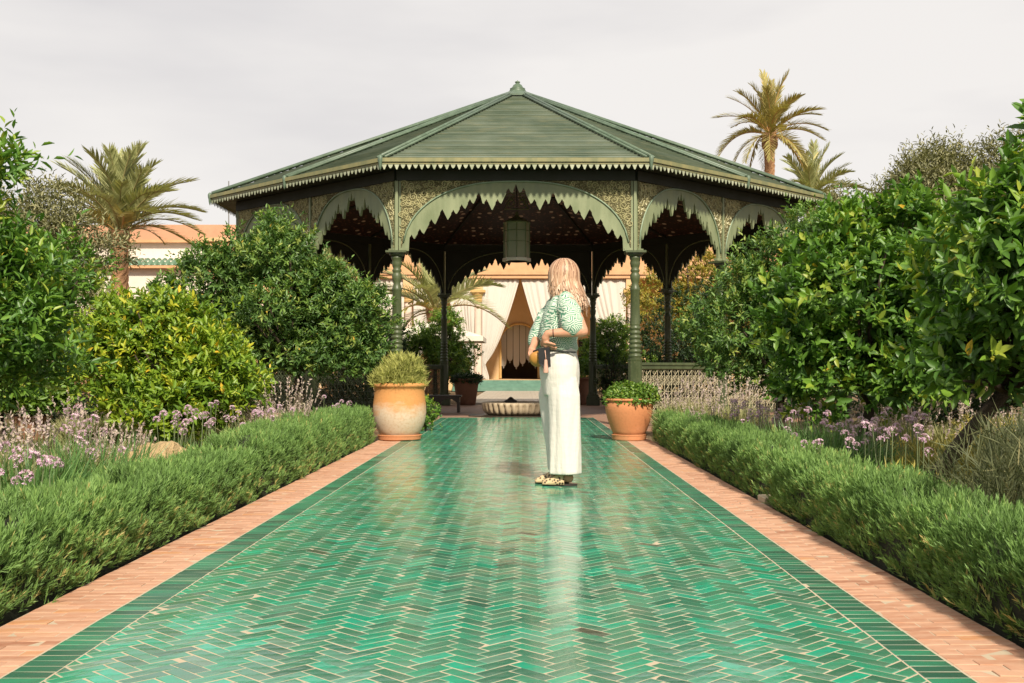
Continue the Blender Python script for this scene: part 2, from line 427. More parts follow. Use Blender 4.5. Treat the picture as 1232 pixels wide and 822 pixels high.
M['lav_leaf'] = leaf_mat('lavender_foliage', [(0, (0.19,0.205,0.085)), (0.45, (0.33,0.335,0.155)), (0.8, (0.45,0.43,0.22)), (0.94, (0.52,0.47,0.26)), (1, (0.56,0.49,0.29))], 0.65, 0.3, 0.2)
M['lav_flower'] = leaf_mat('faded_lavender_spikes', [(0, (0.32,0.235,0.27)), (0.4, (0.47,0.37,0.35)), (0.75, (0.57,0.47,0.40)), (0.94, (0.62,0.53,0.42)), (1, (0.64,0.55,0.42))], 0.8, 0.25, 0.1)
M['strap'] = leaf_mat('strap_leaves', [(0, (0.053,0.118,0.035)), (0.45, (0.101,0.205,0.057)), (0.8, (0.159,0.280,0.077)), (0.93, (0.265,0.336,0.093)), (1, (0.445,0.447,0.144))], 0.45, 0.25)
M['petal'] = leaf_mat('lilac_petals', [(0, (0.443,0.251,0.420)), (0.45, (0.606,0.396,0.559)), (0.8, (0.723,0.554,0.653)), (0.94, (0.793,0.686,0.700)), (1, (0.816,0.739,0.700))], 0.6, 0.3, 0.2)
M['stem'] = plain('flower_stem_green', (0.16,0.20,0.09), rough=0.6, scale=10)
M['santolina'] = leaf_mat('yellow_santolina', [(0, (0.20,0.17,0.04)), (0.45, (0.34,0.30,0.07)), (0.8, (0.46,0.39,0.11)), (0.94, (0.52,0.44,0.15)), (1, (0.54,0.46,0.2))], 0.7, 0.2, 0.2)
M['shrub_grey'] = leaf_mat('grey_green_needles', [(0, (0.048,0.058,0.028)), (0.45, (0.095,0.110,0.052)), (0.8, (0.155,0.165,0.080)), (0.94, (0.22,0.20,0.09)), (1, (0.28,0.22,0.09))], 0.6, 0.2, 0.2)
M['pot_shrub'] = leaf_mat('yellow_green_sprigs', [(0, (0.181,0.190,0.059)), (0.45, (0.346,0.354,0.106)), (0.8, (0.513,0.511,0.165)), (0.94, (0.609,0.599,0.211)), (1, (0.691,0.630,0.224))], 0.65, 0.25, 0.2)
M['frond'] = leaf_mat('palm_fronds', [(0, (0.189,0.204,0.083)), (0.5, (0.336,0.352,0.155)), (0.85, (0.508,0.508,0.245)), (0.95, (0.622,0.591,0.290)), (1, (0.753,0.591,0.218))], 0.5, 0.2)
M['frond_gold'] = leaf_mat('golden_palm_fronds', [(0, (0.196,0.173,0.051)), (0.5, (0.345,0.297,0.100)), (0.85, (0.494,0.435,0.165)), (0.95, (0.575,0.496,0.172)), (1, (0.621,0.413,0.086))], 0.5, 0.2)
M['rachis_green'] = plain('green_palm_stalk', (0.30,0.26,0.11), (0.24,0.20,0.08), rough=0.5, scale=5)
M['rachis'] = plain('palm_leaf_stalk', (0.42,0.24,0.075), (0.32,0.20,0.08), rough=0.5, scale=5)

# ------------------------------------------------------------------ helpers: foliage (vectorised)
def unit(a): return a / np.maximum(np.linalg.norm(a, axis=-1, keepdims=True), 1e-9)
def rand_dirs(n): return unit(RNG.normal(size=(n, 3)))

def leaf_arrays(P, D, N, L, W, droop=0.15, fold=0.25):
    n = len(P); L = np.broadcast_to(np.asarray(L, float), (n,))[:, None]; W = np.broadcast_to(np.asarray(W, float), (n,))[:, None]
    S = unit(np.cross(D, N)); Nn = np.cross(S, D)
    z = Nn
    v0 = P
    r1 = P + D*L*0.32 + S*W*0.50 + z*W*fold
    r2 = P + D*L*0.68 + S*W*0.42 + z*(W*fold*0.8 - L*droop*0.4)
    tp = P + D*L - z*L*droop
    l2 = P + D*L*0.68 - S*W*0.42 + z*(W*fold*0.8 - L*droop*0.4)
    l1 = P + D*L*0.32 - S*W*0.50 + z*W*fold
    V = np.stack([v0, r1, r2, tp, l2, l1], axis=1).reshape(-1, 3)
    b = (np.arange(n)*6)[:, None]
    F = np.concatenate([b+np.array([[0,1,2,3]]), b+np.array([[0,3,4,5]])], axis=1).reshape(-1, 4)
    return V, F

def blade_arrays(P, D, L, W, bend=None, side=None):
    """narrow two-segment blades; bend is a vector added at the tip"""
    n = len(P); L = np.broadcast_to(np.asarray(L, float), (n,))[:, None]; W = np.broadcast_to(np.asarray(W, float), (n,))[:, None]
    if side is None: side = unit(np.cross(D, rand_dirs(n)))
    if bend is None: bend = np.zeros((n, 3))
    mid = P + D*L*0.5 + bend*0.28*L
    tip = P + D*L + bend*L
    V = np.stack([P-side*W*0.35, P+side*W*0.35, mid+side*W*0.5, mid-side*W*0.5, tip+side*W*0.08, tip-side*W*0.08], axis=1).reshape(-1, 3)
    b = (np.arange(n)*6)[:, None]
    F = np.concatenate([b+np.array([[0,1,2,3]]), b+np.array([[3,2,4,5]])], axis=1).reshape(-1, 4)
    return V, F

def lump(d, seed):
    """low-frequency radius change over directions"""
    r = np.random.default_rng(seed); s = np.zeros(len(d))
    for k in range(7):
        w = r.normal(size=3)*(2.0+0.9*k); s += np.sin(d @ w + r.uniform(0, 6.28))/(1.2+0.55*k)
    return s*0.17

def citrus_crown(name, blobs, n_shoot, L, seed, mat, parent, base, k=9, shoot=0.22, up=0.55, inner=0.30, yellow=0.005, wr=0.42, lobes=9):
    rs = np.random.default_rng(seed+500); subs = []
    for b in blobs:
        subs.append((b[0], b[1], b[2], b[3]*.72, b[4]*.72, b[5]*.72))
        for q in range(lobes+2):
            dd = unit(rs.normal(size=(1, 3)))[0]; f = rs.uniform(.18, .46)
            c0 = np.array(b[:3])+dd*np.array(b[3:6])*rs.uniform(.68, 1.06)
            subs.append((*c0, b[3]*f, b[4]*f, b[5]*f*rs.uniform(.8, 1.15)))
        for q in range(4):
            az = rs.uniform(0, 6.28); rr_ = rs.uniform(.0, .75)
            zt = b[2]+b[5]*math.sqrt(1-rr_*rr_)*rs.uniform(.95, 1.12)
            subs.append((b[0]+b[3]*rr_*math.cos(az), b[1]+b[4]*rr_*math.sin(az), zt, b[3]*.13, b[4]*.13, b[5]*rs.uniform(.2, .36)))
    blobs = subs
    vol = np.array([(b[3]*b[4]*b[5])**(2/3) for b in blobs]); pr = vol/vol.sum()
    bi = RNG.choice(len(blobs), size=int(n_shoot*1.6), p=pr)
    B = np.array(blobs)[bi]
    d = rand_dirs(len(bi))
    rr = np.where(RNG.random(len(bi)) < inner, RNG.uniform(0.35, 0.85, len(bi)), RNG.uniform(0.82, 1.02, len(bi)))
    rr = rr*(1 + lump(d, seed))
    P = B[:, :3] + d*B[:, 3:6]*rr[:, None]
    # drop what lies deep inside another lobe
    keep = np.ones(len(P), bool)
    for b in blobs:
        q = np.linalg.norm((P-np.array(b[:3]))/np.array(b[3:6]), axis=1); keep &= ~((q < 0.55) & (RNG.random(len(P)) < 0.8))
    P, d, B = P[keep][:n_shoot], d[keep][:n_shoot], B[keep][:n_shoot]
    n = len(P)
    nrm = unit(d/B[:, 3:6])
    D = unit(nrm*0.75 + np.array([0, 0, up]) + RNG.normal(size=(n, 3))*0.38)
    sl = shoot*RNG.uniform(0.45, 1.25, n)*np.where(RNG.random(n) < .08, 1.7, 1.0)
    # leaves along each shoot
    j = np.arange(k)
    tpos = (j+0.6)/k
    a0 = unit(np.cross(D, RNG.normal(size=(n, 3)))); b0 = np.cross(D, a0)
    ang = j[None, :]*2.4 + RNG.uniform(0, 6.28, (n, 1))
    rad = a0[:, None, :]*np.cos(ang)[..., None] + b0[:, None, :]*np.sin(ang)[..., None]
    LP = P[:, None, :] + D[:, None, :]*(sl[:, None]*tpos[None, :])[..., None]
    spread = (1.15 - 0.65*tpos)[None, :, None]
    LD = unit(rad*spread + D[:, None, :]*0.75 + RNG.normal(size=(n, k, 3))*0.16 + np.array([0, 0, 0.06]))
    LN = unit(D[:, None, :]*0.8 - rad*0.5 + np.array([0, 0, 0.55]) + RNG.normal(size=(n, k, 3))*0.22)
    ll = L*RNG.uniform(0.45, 1.22, (n, k))*(1.0 - 0.25*tpos[None, :])
    V, F = leaf_arrays(LP.reshape(-1, 3), LD.reshape(-1, 3), LN.reshape(-1, 3), ll.ravel(), ll.ravel()*wr)
    shoot_t = np.clip(RNG.normal(0.44, 0.22, n), 0, 0.9)
    # young growth towards the tips and the top is lighter
    hz = (P[:, 2]-P[:, 2].min())/max(1e-3, np.ptp(P[:, 2]))
    tt = shoot_t[:, None] + 0.16*tpos[None, :] + RNG.normal(0, 0.09, (n, k)) + 0.10*(hz[:, None]-0.5)
    tt = np.clip(tt, 0.02, 0.93); tt = np.where(RNG.random((n, k)) < yellow, RNG.uniform(0.95, 1.0, (n, k)), tt)
    me = quads_mesh(name, V-np.array(base), F, np.repeat(tt.ravel(), 2))
    return obj(name, me, mat, parent), P

def limbs(name, base, top_pts, r0, mat, parent, fork, lean=(0, 0)):
    mb = MB()
    b = Vector((0, 0, -0.05)); f = Vector(fork) - Vector(base)
    mid = f*0.5 + Vector((lean[0], lean[1], 0))
    mb.tube([b, b+(mid-b)*0.5+Vector((0.01,0.012,0)), mid, f], [r0*1.25, r0*1.05, r0*0.95, r0*0.8], 10)
    for p in top_pts:
        q = Vector(p) - Vector(base)
        m = f.lerp(q, 0.5) + Vector((random.uniform(-.06,.06), random.uniform(-.06,.06), random.uniform(-.02,.08)))
        mb.tube([f, f.lerp(m, 0.5)+Vector((0,0,0.02)), m, q], [r0*0.6, r0*0.48, r0*0.36, r0*0.12], 7)
    return mb.build(name, mat, parent, smooth=True)

def citrus_tree(label, blobs, base, fork, n_shoot, L, seed, mat, r0=0.05, cat='tree', group=None, name='citrus_tree', **kw):
    t = thing(name, base, label, cat, group)
    o, P = citrus_crown('crown', blobs, n_shoot, L, seed, mat, t, base, **kw)
    idx = RNG.choice(len(P), size=min(len(P), 26), replace=False)
    limbs('trunk', base, [tuple(P[i]) for i in idx], r0, M['bark'], t, fork)
    return t

# ================================================================== THE SETTING
mb = MB(); mb.add([(-300,-40,0),(300,-40,0),(300,600,0),(-300,600,0)], [(0,1,2,3)])
g = mb.build('ground', M['soil']); g.location.z = -0.035; tag(g, kind='structure')

# ---- tiled path: herringbone field, soldier border, on a grout bed
PATH_Y0, PATH_Y1 = -1.5, 19.1
HB, HT, HBR = 1.19, 1.32, 1.61
mb = MB(); mb.box((-HT-0.004, PATH_Y0, -0.12), (HT+0.004, PATH_Y1, 0.0095))
path = mb.build('tile_path', M['grout']); tag(path, kind='structure')

def clip_poly(poly, xmin, xmax, ymin, ymax):
    for ax, lim, sgn in ((0, xmin, 1), (0, xmax, -1), (1, ymin, 1), (1, ymax, -1)):
        out = []
        for i in range(len(poly)):
            a, b = poly[i], poly[(i+1) % len(poly)]
            da, db = (a[ax]-lim)*sgn, (b[ax]-lim)*sgn
            if da >= 0: out.append(a)
            if (da >= 0) != (db >= 0):
                s = da/(da-db); out.append((a[0]+(b[0]-a[0])*s, a[1]+(b[1]-a[1])*s))
        poly = out
        if len(poly) < 3: return []
    return poly

def area(p): return abs(sum(p[i][0]*p[(i+1)%len(p)][1]-p[(i+1)%len(p)][0]*p[i][1] for i in range(len(p))))/2

TL, TW, GR = 0.136, 0.0495, 0.0048
c45 = math.sqrt(0.5)
tiles = []
def rot45(u, v): return ((u-v)*c45, (u+v)*c45)
for m in range(-14, 15):
    n0 = int(PATH_Y0/(TW/c45)) - 8; n1 = int(PATH_Y1/(TW/c45)) + 8
    for n in range(n0, n1):
        # lattice t1=(W,W) runs along the path, t2=(L,-L) across it
        ox, oy = n*TW + m*TL, n*TW - m*TL
        for (x0, y0, x1, y1) in ((ox, oy, ox+TL, oy+TW), (ox-TW, oy, ox, oy+TL)):
            g2 = GR/2
            pts = [(x0+g2, y0+g2), (x1-g2, y0+g2), (x1-g2, y1-g2), (x0+g2, y1-g2)]
            pp = [rot45(p[0], p[1]) for p in pts]
            j = 0.0012
            pp = [(p[0]+random.gauss(0, j), p[1]+random.gauss(0, j)) for p in pp]
            if min(p[0] for p in pp) > HB or max(p[0] for p in pp) < -HB or max(p[1] for p in pp) < PATH_Y0 or min(p[1] for p in pp) > PATH_Y1: continue
            pp = clip_poly(pp, -HB+0.0015, HB-0.0015, PATH_Y0, PATH_Y1)
            if len(pp) >= 3 and area(pp) > 2e-4: tiles.append(pp)

def tile_tint():
    r = random.random()
    if r < 0.006: return random.uniform(0.0, 0.10)
    if r < 0.15: return random.uniform(0.18, 0.40)
    if r < 0.82: return random.uniform(0.36, 0.80)
    if r < 0.95: return random.uniform(0.80, 0.95)
    return random.uniform(0.95, 1.0)

def tilted(mb, poly, z1, tint, amp):
    b = len(mb.v)
    mb.prism(poly, -0.01, z1, tint, 0, 0.0022)
    cx = sum(p[0] for p in poly)/len(poly); cy = sum(p[1] for p in poly)/len(poly)
    ax, ay = random.gauss(0, amp), random.gauss(0, amp)
    for i in range(b+len(poly), len(mb.v)):
        v = mb.v[i]; mb.v[i] = (v[0], v[1], v[2] + (v[0]-cx)*ax + (v[1]-cy)*ay)

tiles.sort(key=lambda p: (sum(q[1] for q in p)/len(p) < 2.9, sum(q[1] for q in p)/len(p)))
rest = MB(); rest.noflag = 0
for i, p in enumerate(tiles):
    h = 0.0106 + random.uniform(-0.0005, 0.0005)
    if i < 300:
        cx = sum(q[0] for q in p)/len(p); cy = sum(q[1] for q in p)/len(p)
        one = MB(); tilted(one, [(q[0]-cx, q[1]-cy) for q in p], h, tile_tint(), 0.006)
        one.build('tile', M['tile'], path, (cx, cy, 0))
    else:
        tilted(rest, p, h, tile_tint(), 0.006)
o = rest.build('tile_field', M['tile'], path); tag(o, kind='stuff')

rest = MB(); cnt = 0
rows = []
y = PATH_Y0
while y < PATH_Y1 - 0.06:
    d = random.uniform(0.050, 0.058); rows.append((y, y+d)); y += d + 0.006
rows.sort(key=lambda r: (r[0] < 2.85, r[0]))
for (ya, yb) in rows:
    for s in (-1, 1):
        x0, x1 = sorted((s*(HB+0.0035), s*(HT-0.003)))
        q = [(x0, ya), (x1, ya), (x1, yb), (x0, yb)]
        if cnt < 300:
            cx, cy = (x0+x1)/2, (ya+yb)/2
            one = MB(); tilted(one, [(a-cx, b-cy) for a, b in q], 0.0106, random.random(), 0.0075)
            one.build('border_tile', M['tile_border'], path, (cx, cy, 0)); cnt += 1
        else: tilted(rest, q, 0.0106, random.random(), 0.0075)
o = rest.build('border_tile_run', M['tile_border'], path); tag(o, kind='stuff')

# ---- brick edging on both sides
for s in (-1, 1):
    x0, x1 = sorted((s*(HT+0.006), s*HBR))
    mb = MB(); mb.box((x0, PATH_Y0, -0.12), (x1, 15.6, 0.0058))
    edge = mb.build('brick_edging', M['grout']); tag(edge, kind='structure')
    rows = []; y = PATH_Y0
    while y < 15.5:
        d = random.uniform(0.052, 0.058); rows.append((y, y+d)); y += d + 0.003
    order = sorted(range(len(rows)), key=lambda i: (rows[i][0] < 3.1, rows[i][0]))
    rest = MB(); cnt = 0
    for i in order:
        ya, yb = rows[i]
        cut = x0 + (x1-x0)*(0.5 if i % 2 else 0.28) + random.uniform(-.006, .006)
        segs = [(x0+.002, cut-.0015), (cut+.0015, x1-.002)] if i % 2 else [(x0+.002, cut-.0015), (cut+.0015, cut+0.148), (cut+0.151, x1-.002)]
        for (a, b) in segs:
            if b-a < 0.02: continue
            q = [(a, ya), (b, ya), (b, yb), (a, yb)]
            tt = min(1, max(0, random.gauss(0.55, 0.22)))
            h = 0.0075 + random.uniform(-.0012, .0012)
            if cnt < 300:
                cx, cy = (a+b)/2, (ya+yb)/2
                one = MB(); tilted(one, [(u-cx, v-cy) for u, v in q], h, tt, 0.012)
                one.build('brick', M['brick'], edge, (cx, cy, 0)); cnt += 1
            else: tilted(rest, q, h, tt, 0.012)
    o = rest.build('brick_run', M['brick'], edge); tag(o, kind='stuff')

# ================================================================== THE PAVILION
PC = (0.0, 21.06)
A_, a_, m_ = 4.86, 1.745, 3.29
cols = [(-a_,-A_),(a_,-A_),(m_,-m_),(A_,-a_),(A_,a_),(m_,m_),(a_,A_),(-a_,A_),(-m_,m_),(-A_,a_),(-A_,-a_),(-m_,-m_)]
Ae, ae, me_ = 5.286, 1.92, 3.63
eav = [(-ae,-Ae),(ae,-Ae),(me_,-me_),(Ae,-ae),(Ae,ae),(me_,me_),(ae,Ae),(-ae,Ae),(-me_,me_),(-Ae,ae),(-Ae,-ae),(-me_,-me_)]
ZCAP, ZTOP, ZEAVE, ZAPEX = 2.57, 3.74, 3.83, 6.10
pav = thing('garden_pavilion', (PC[0], PC[1], 0), 'large green iron pavilion with scalloped arches and wide pointed roof over the path', 'pavilion')

# pavilion floor (structure) - ring of bricks around the tiled path
mb = MB()
fl = [(x*1.10, y*1.10) for x, y in cols]
mb.prism([(x+PC[0], y+PC[1]) for x, y in fl], -0.2, -0.006)
f = mb.build('pavilion_floor', M['floor']); tag(f, kind='structure')

# column: one mesh set shared by all
def col_meshes():
    out = []
    mb = MB(); mb.box((-.15,-.15,0),(.15,.15,.20)); mb.box((-.125,-.125,.201),(.125,.125,.25)); out.append(('plinth', mb.mesh('plinth'), 'green_dark'))
    mb = MB()
    mb.lathe([(.115,.25),(.115,.27),(.102,.30),(.102,.96),(.108,.985),(.108,1.0)], 8); out.append(('pedestal', mb.mesh('pedestal'), 'green_dark'))
    mb = MB()
    prof = [(.085,1.0)]
    z = 1.01
    for i in range(7):
        r = .082 - .002*i
        prof += [(r*.80, z), (r, z+.015), (r*1.03, z+.03), (r, z+.045), (r*.80, z+.06)]; z += .068
    prof += [(.064, z+.01), (.063, z+.02), (.057, 1.98), (.064, 2.0), (.066, 2.02), (.055, 2.05)]
    prof = [(r*1.16, z) for r, z in prof]
    prof += [(.05, 2.10), (.062, 2.14), (.074, 2.20), (.066, 2.24), (.052, 2.26), (.068, 2.28), (.070, 2.30), (.054, 2.32), (.066, 2.35), (.076, 2.40),
             (.066, 2.44), (.08, 2.46), (.085, 2.49), (.07, 2.50)]
    mb.lathe(prof, 20); out.append(('shaft', mb.mesh('shaft', True), 'green_dark'))
    mb = MB()
    mb.lathe([(.09,2.50),(.115,2.52),(.115,2.545)], 16); mb.box((-.15,-.15,2.545),(.15,.15,2.575)); out.append(('capital', mb.mesh('capital'), 'green_dark'))
    mb = MB()
    mb.box((-.022,-.045,2.576),(.022,.045,3.60)); out.append(('upper_post', mb.mesh('upper_post'), 'green'))
    for n, me, k in out: me.materials.append(M[k])
    return out
cmesh = col_meshes()
for (x, y) in cols:
    c = bpy.data.objects.new('column', None); c.empty_display_size = 0.05; c.location = (x, y, 0)
    c.rotation_euler.z = math.atan2(y, x) + PI/2
    if abs(abs(x)-abs(y)) > 0.1: c.rotation_euler.z = 0 if abs(y) > abs(x) else PI/2
    link(c, pav)
    for n, me, k in cmesh:
        link(bpy.data.objects.new(n, me), c)

NOTCH = [(.124,.24),(.194,.325),(.29,.465),(.381,.61),(.474,.60),(.545,.68),(.614,.755),(.688,.85),(.752,.755),(.846,.755),(.937,.916)]
TIPS = [(.147,.175),(.226,.25),(.322,.39),(.428,.455),(.502,.54),(.574,.615),(.644,.69),(.722,.69),(.80,.595),(.876,.69),(.970,.85)]
NT_PTS = [(.075,0),(.100,.0)]
for (un, hn), (ut, ht_) in zip(NOTCH, TIPS):
    NT_PTS += [(un-.019, hn-.075), (un-.017, hn-.045), (un-.007, hn-.022), (un, hn), (un+.007, hn-.022), (un+.016, hn-.050), (ut-.002, ht_), (ut+.003, ht_+.004)]
NT_PTS.append((1, .975))
def lower_h(u):
    for i in range(len(NT_PTS)-1):
        a, b = NT_PTS[i], NT_PTS[i+1]
        if a[0] <= u <= b[0]: return a[1] + (b[1]-a[1])*(u-a[0])/(b[0]-a[0])
    return 0
def arch_h(u): return math.sqrt(max(0, 1-(1-max(0, (u-.05)/.95))**2.5))
ZCROWN = 3.575
def bay(p0, p1):
    """scalloped arch panel between two columns"""
    w = math.hypot(p1[0]-p0[0], p1[1]-p0[1]); ang = math.atan2(p1[1]-p0[1], p1[0]-p0[0])
    root = bpy.data.objects.new('arch', None); root.empty_display_size = 0.05
    root.location = (p0[0], p0[1], 0); root.rotation_euler.z = ang; link(root, pav)
    H = ZCROWN - ZCAP
    us = sorted(set([p[0] for p in NT_PTS] + [p[0]-0.0015 for p in NT_PTS[1:]] + [0.03]))
    us = [u for u in us if u > 0.02]
    xs = [(u*w/2, ZCAP+0.008 + (lower_h(u) if u >= .075 else 0)*H) for u in us]
    xs = [(0.03, ZCAP+0.008)] + [q for q in xs if q[0] > 0.03]
    full = xs + [(w-x, z) for x, z in reversed(xs[:-1])]
    mb = MB(); th = 0.02; n = len(full)
    vs = []
    for x, z in full: vs += [(x,-th,z),(x,-th,ZTOP),(x,th,z),(x,th,ZTOP)]
    fs = []
    for i in range(n-1):
        a, b = i*4, (i+1)*4
        fs += [(a,b,b+1,a+1),(a+2,a+3,b+3,b+2),(a,a+2,b+2,b)]
    fs += [(0,1,3,2),(4*(n-1),4*(n-1)+2,4*(n-1)+3,4*(n-1)+1)]
    mb.add(vs, fs)
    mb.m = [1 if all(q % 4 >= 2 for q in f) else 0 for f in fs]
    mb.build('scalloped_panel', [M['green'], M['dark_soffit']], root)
    for s in (0, 1):
        mb = MB(); N = 40; vs = []; fs = []
        for i in range(N+1):
            u = 0.036 + (0.80-0.036)*i/N
            x = u*w/2; zc = min(3.59, ZCAP + arch_h(u)*H + 0.03)
            if s: x = w-x
            t2 = th + 0.012
            vs += [(x,-t2,zc),(x,-t2,3.602),(x,t2,zc),(x,t2,3.602)]
        for i in range(N):
            a, b = i*4, (i+1)*4
            q = [(a,b,b+1,a+1),(a+2,a+3,b+3,b+2),(a,a+2,b+2,b),(a+1,b+1,b+3,a+3)]
            if s: q = [tuple(reversed(k)) for k in q]
            fs += q
        e = [(0,1,3,2),(4*N,4*N+2,4*N+3,4*N+1)]
        fs += [tuple(reversed(k)) for k in e] if s else e
        mb.add(vs, fs); mb.m = [1 if all(q % 4 >= 2 for q in f) else 0 for f in fs]; mb.build('carved_spandrel', [M['relief'], M['dark_soffit']], root)
    for s in (0, 1):
        mb = MB(); rs = random.Random(int(w*100)+s*7); done = []
        for tr in range(900):
            u = rs.uniform(.03, .78); x = u*w/2; z = rs.uniform(ZCAP+.05, 3.58); rad = rs.uniform(.035, .075)
            zc = ZCAP + arch_h(u)*H + .045
            z_out = ZCAP + arch_h(min(1, u+rad*2/w))*H + .045
            if z-rad*.7 < min(zc, 3.55) or z-rad*.5 < z_out-.03 or z+rad*.6 > 3.60 or x-rad*.8 < .03: continue
            if any((x-a)**2+(z-b)**2 < (.62*(rad+c))**2 for a, b, c in done): continue
            done.append((x, z, rad))
            sg = rs.choice((-1, 1)); a0 = rs.uniform(0, 6.28); pts = []
            for q in range(15):
                f = q/14; a = a0+sg*f*3.1*PI; rr = rad*(1-.86*f)
                px = x+rr*math.cos(a)
                pts.append((w-px if s else px, -(th+.016), z+rr*math.sin(a)))
            mb.tube(pts, [.0085-.003*q/14 for q in range(15)], 4)
        mb.build('scrollwork', M['scroll'], root)
    for s in (-1, 1):
        mb = MB(); pts = []
        for i in range(49):
            u = -1 + 2*i/48; uu = 1-abs(u)
            uu = max(uu, 0.055)
            pts.append((w/2 + math.copysign((1-uu)*w/2, u) if abs(u) > 1e-6 else w/2, s*(th+0.012), ZCAP + 0.02 + arch_h(uu)*H))
        mb.tube(pts, 0.013, 6); mb.build('arch_moulding', M['green_pale'] if s < 0 else M['green'], root, smooth=True)
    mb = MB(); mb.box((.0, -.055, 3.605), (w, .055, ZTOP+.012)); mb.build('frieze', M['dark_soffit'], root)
    # spring blocks by the columns
    for x in (0.095, w-0.095):
        mb = MB(); mb.box((x-.06,-.034,ZCAP+.010),(x+.06,.034,ZCAP+.05)); mb.build('spring_block', M['green'], root)
    return root, w
def railing(p0, p1):
    w = math.hypot(p1[0]-p0[0], p1[1]-p0[1]); ang = math.atan2(p1[1]-p0[1], p1[0]-p0[0])
    root = bpy.data.objects.new('railing', None); root.empty_display_size = 0.05
    root.location = (p0[0], p0[1], 0); root.rotation_euler.z = ang; link(root, pav)
    mb = MB(); mb.box((.085,-.045,.90),(w-.085,.045,.945)); mb.box((.085,-.03,.845),(w-.085,.03,.899)); bevel(mb.build('top_rail', M['green_dark'], root), .008)
    mb = MB(); mb.box((.085,-.03,.12),(w-.085,.03,.17)); mb.build('bottom_rail', M['green_dark'], root)
    mb = MB(); x0, x1, z0, z1 = .10, w-.10, .17, .845; cw = .085; nx = int((x1-x0)/cw); nz = 8
    cw = (x1-x0)/nx; ch = (z1-z0)/nz; r = .0045
    for i in range(nx+1):
        mb.tube([(x0+i*cw, 0, z0), (x0+i*cw, 0, z1)], r*1.1, 4)
    for k in range(0, nz+1, 2):
        mb.tube([(x0, .006, z0+k*ch), (x1, .006, z0+k*ch)], r*1.1, 4)
    for i in range(nx):
        for k in range(nz):
            cx, cz = x0+(i+.5)*cw, z0+(k+.5)*ch
            if (i+k) % 2: mb.tube([(cx-cw/2,-.006,cz-ch/2),(cx+cw/2,-.006,cz+ch/2)], r, 4, caps=False)
            else: mb.tube([(cx-cw/2,-.006,cz+ch/2),(cx+cw/2,-.006,cz-ch/2)], r, 4, caps=False)
            if k % 4 in (1, 2):
                mb.tube([(cx+.03*math.cos(a), -.01, cz+.03*math.sin(a)) for a in [2*PI*q/8 for q in range(9)]], r*.9, 4, caps=False)
    mb.build('lattice', M['lattice'] if p0[0]+p1[0] > 0 else M['green_dark'], root)  # left lattice: shade put into the colour, dark instead of cream
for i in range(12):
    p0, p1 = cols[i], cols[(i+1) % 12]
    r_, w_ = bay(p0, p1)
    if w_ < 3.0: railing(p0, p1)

# ceiling, soffit
mb = MB()
inn = [(x*.985, y*.985) for x, y in cols]; mid = [(x*.42, y*.42) for x, y in cols]
vs = [(x,y,ZTOP+.02) for x,y in inn] + [(x,y,4.45) for x,y in mid]
fs = [(i,(i+1)%12,12+(i+1)%12,12+i) for i in range(12)] + [tuple(range(12,24))]
mb.add(vs, [tuple(reversed(f)) for f in fs]); mb.build('ceiling', M['ceiling'], pav)
for i in range(12):          # ceiling ribs
    mb = MB(); a, b = Vector((*inn[i], ZTOP+.0)), Vector((*mid[i], 4.43)); mb.tube([a, b], .028, 6); mb.build('ceiling_rib', M['dark_soffit'], pav)
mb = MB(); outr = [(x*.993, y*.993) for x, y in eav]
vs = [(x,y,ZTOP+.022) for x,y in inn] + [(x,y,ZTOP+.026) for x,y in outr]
mb.add(vs, [(i,12+i,12+(i+1)%12,(i+1)%12) for i in range(12)]); mb.build('soffit', M['dark_soffit'], pav)
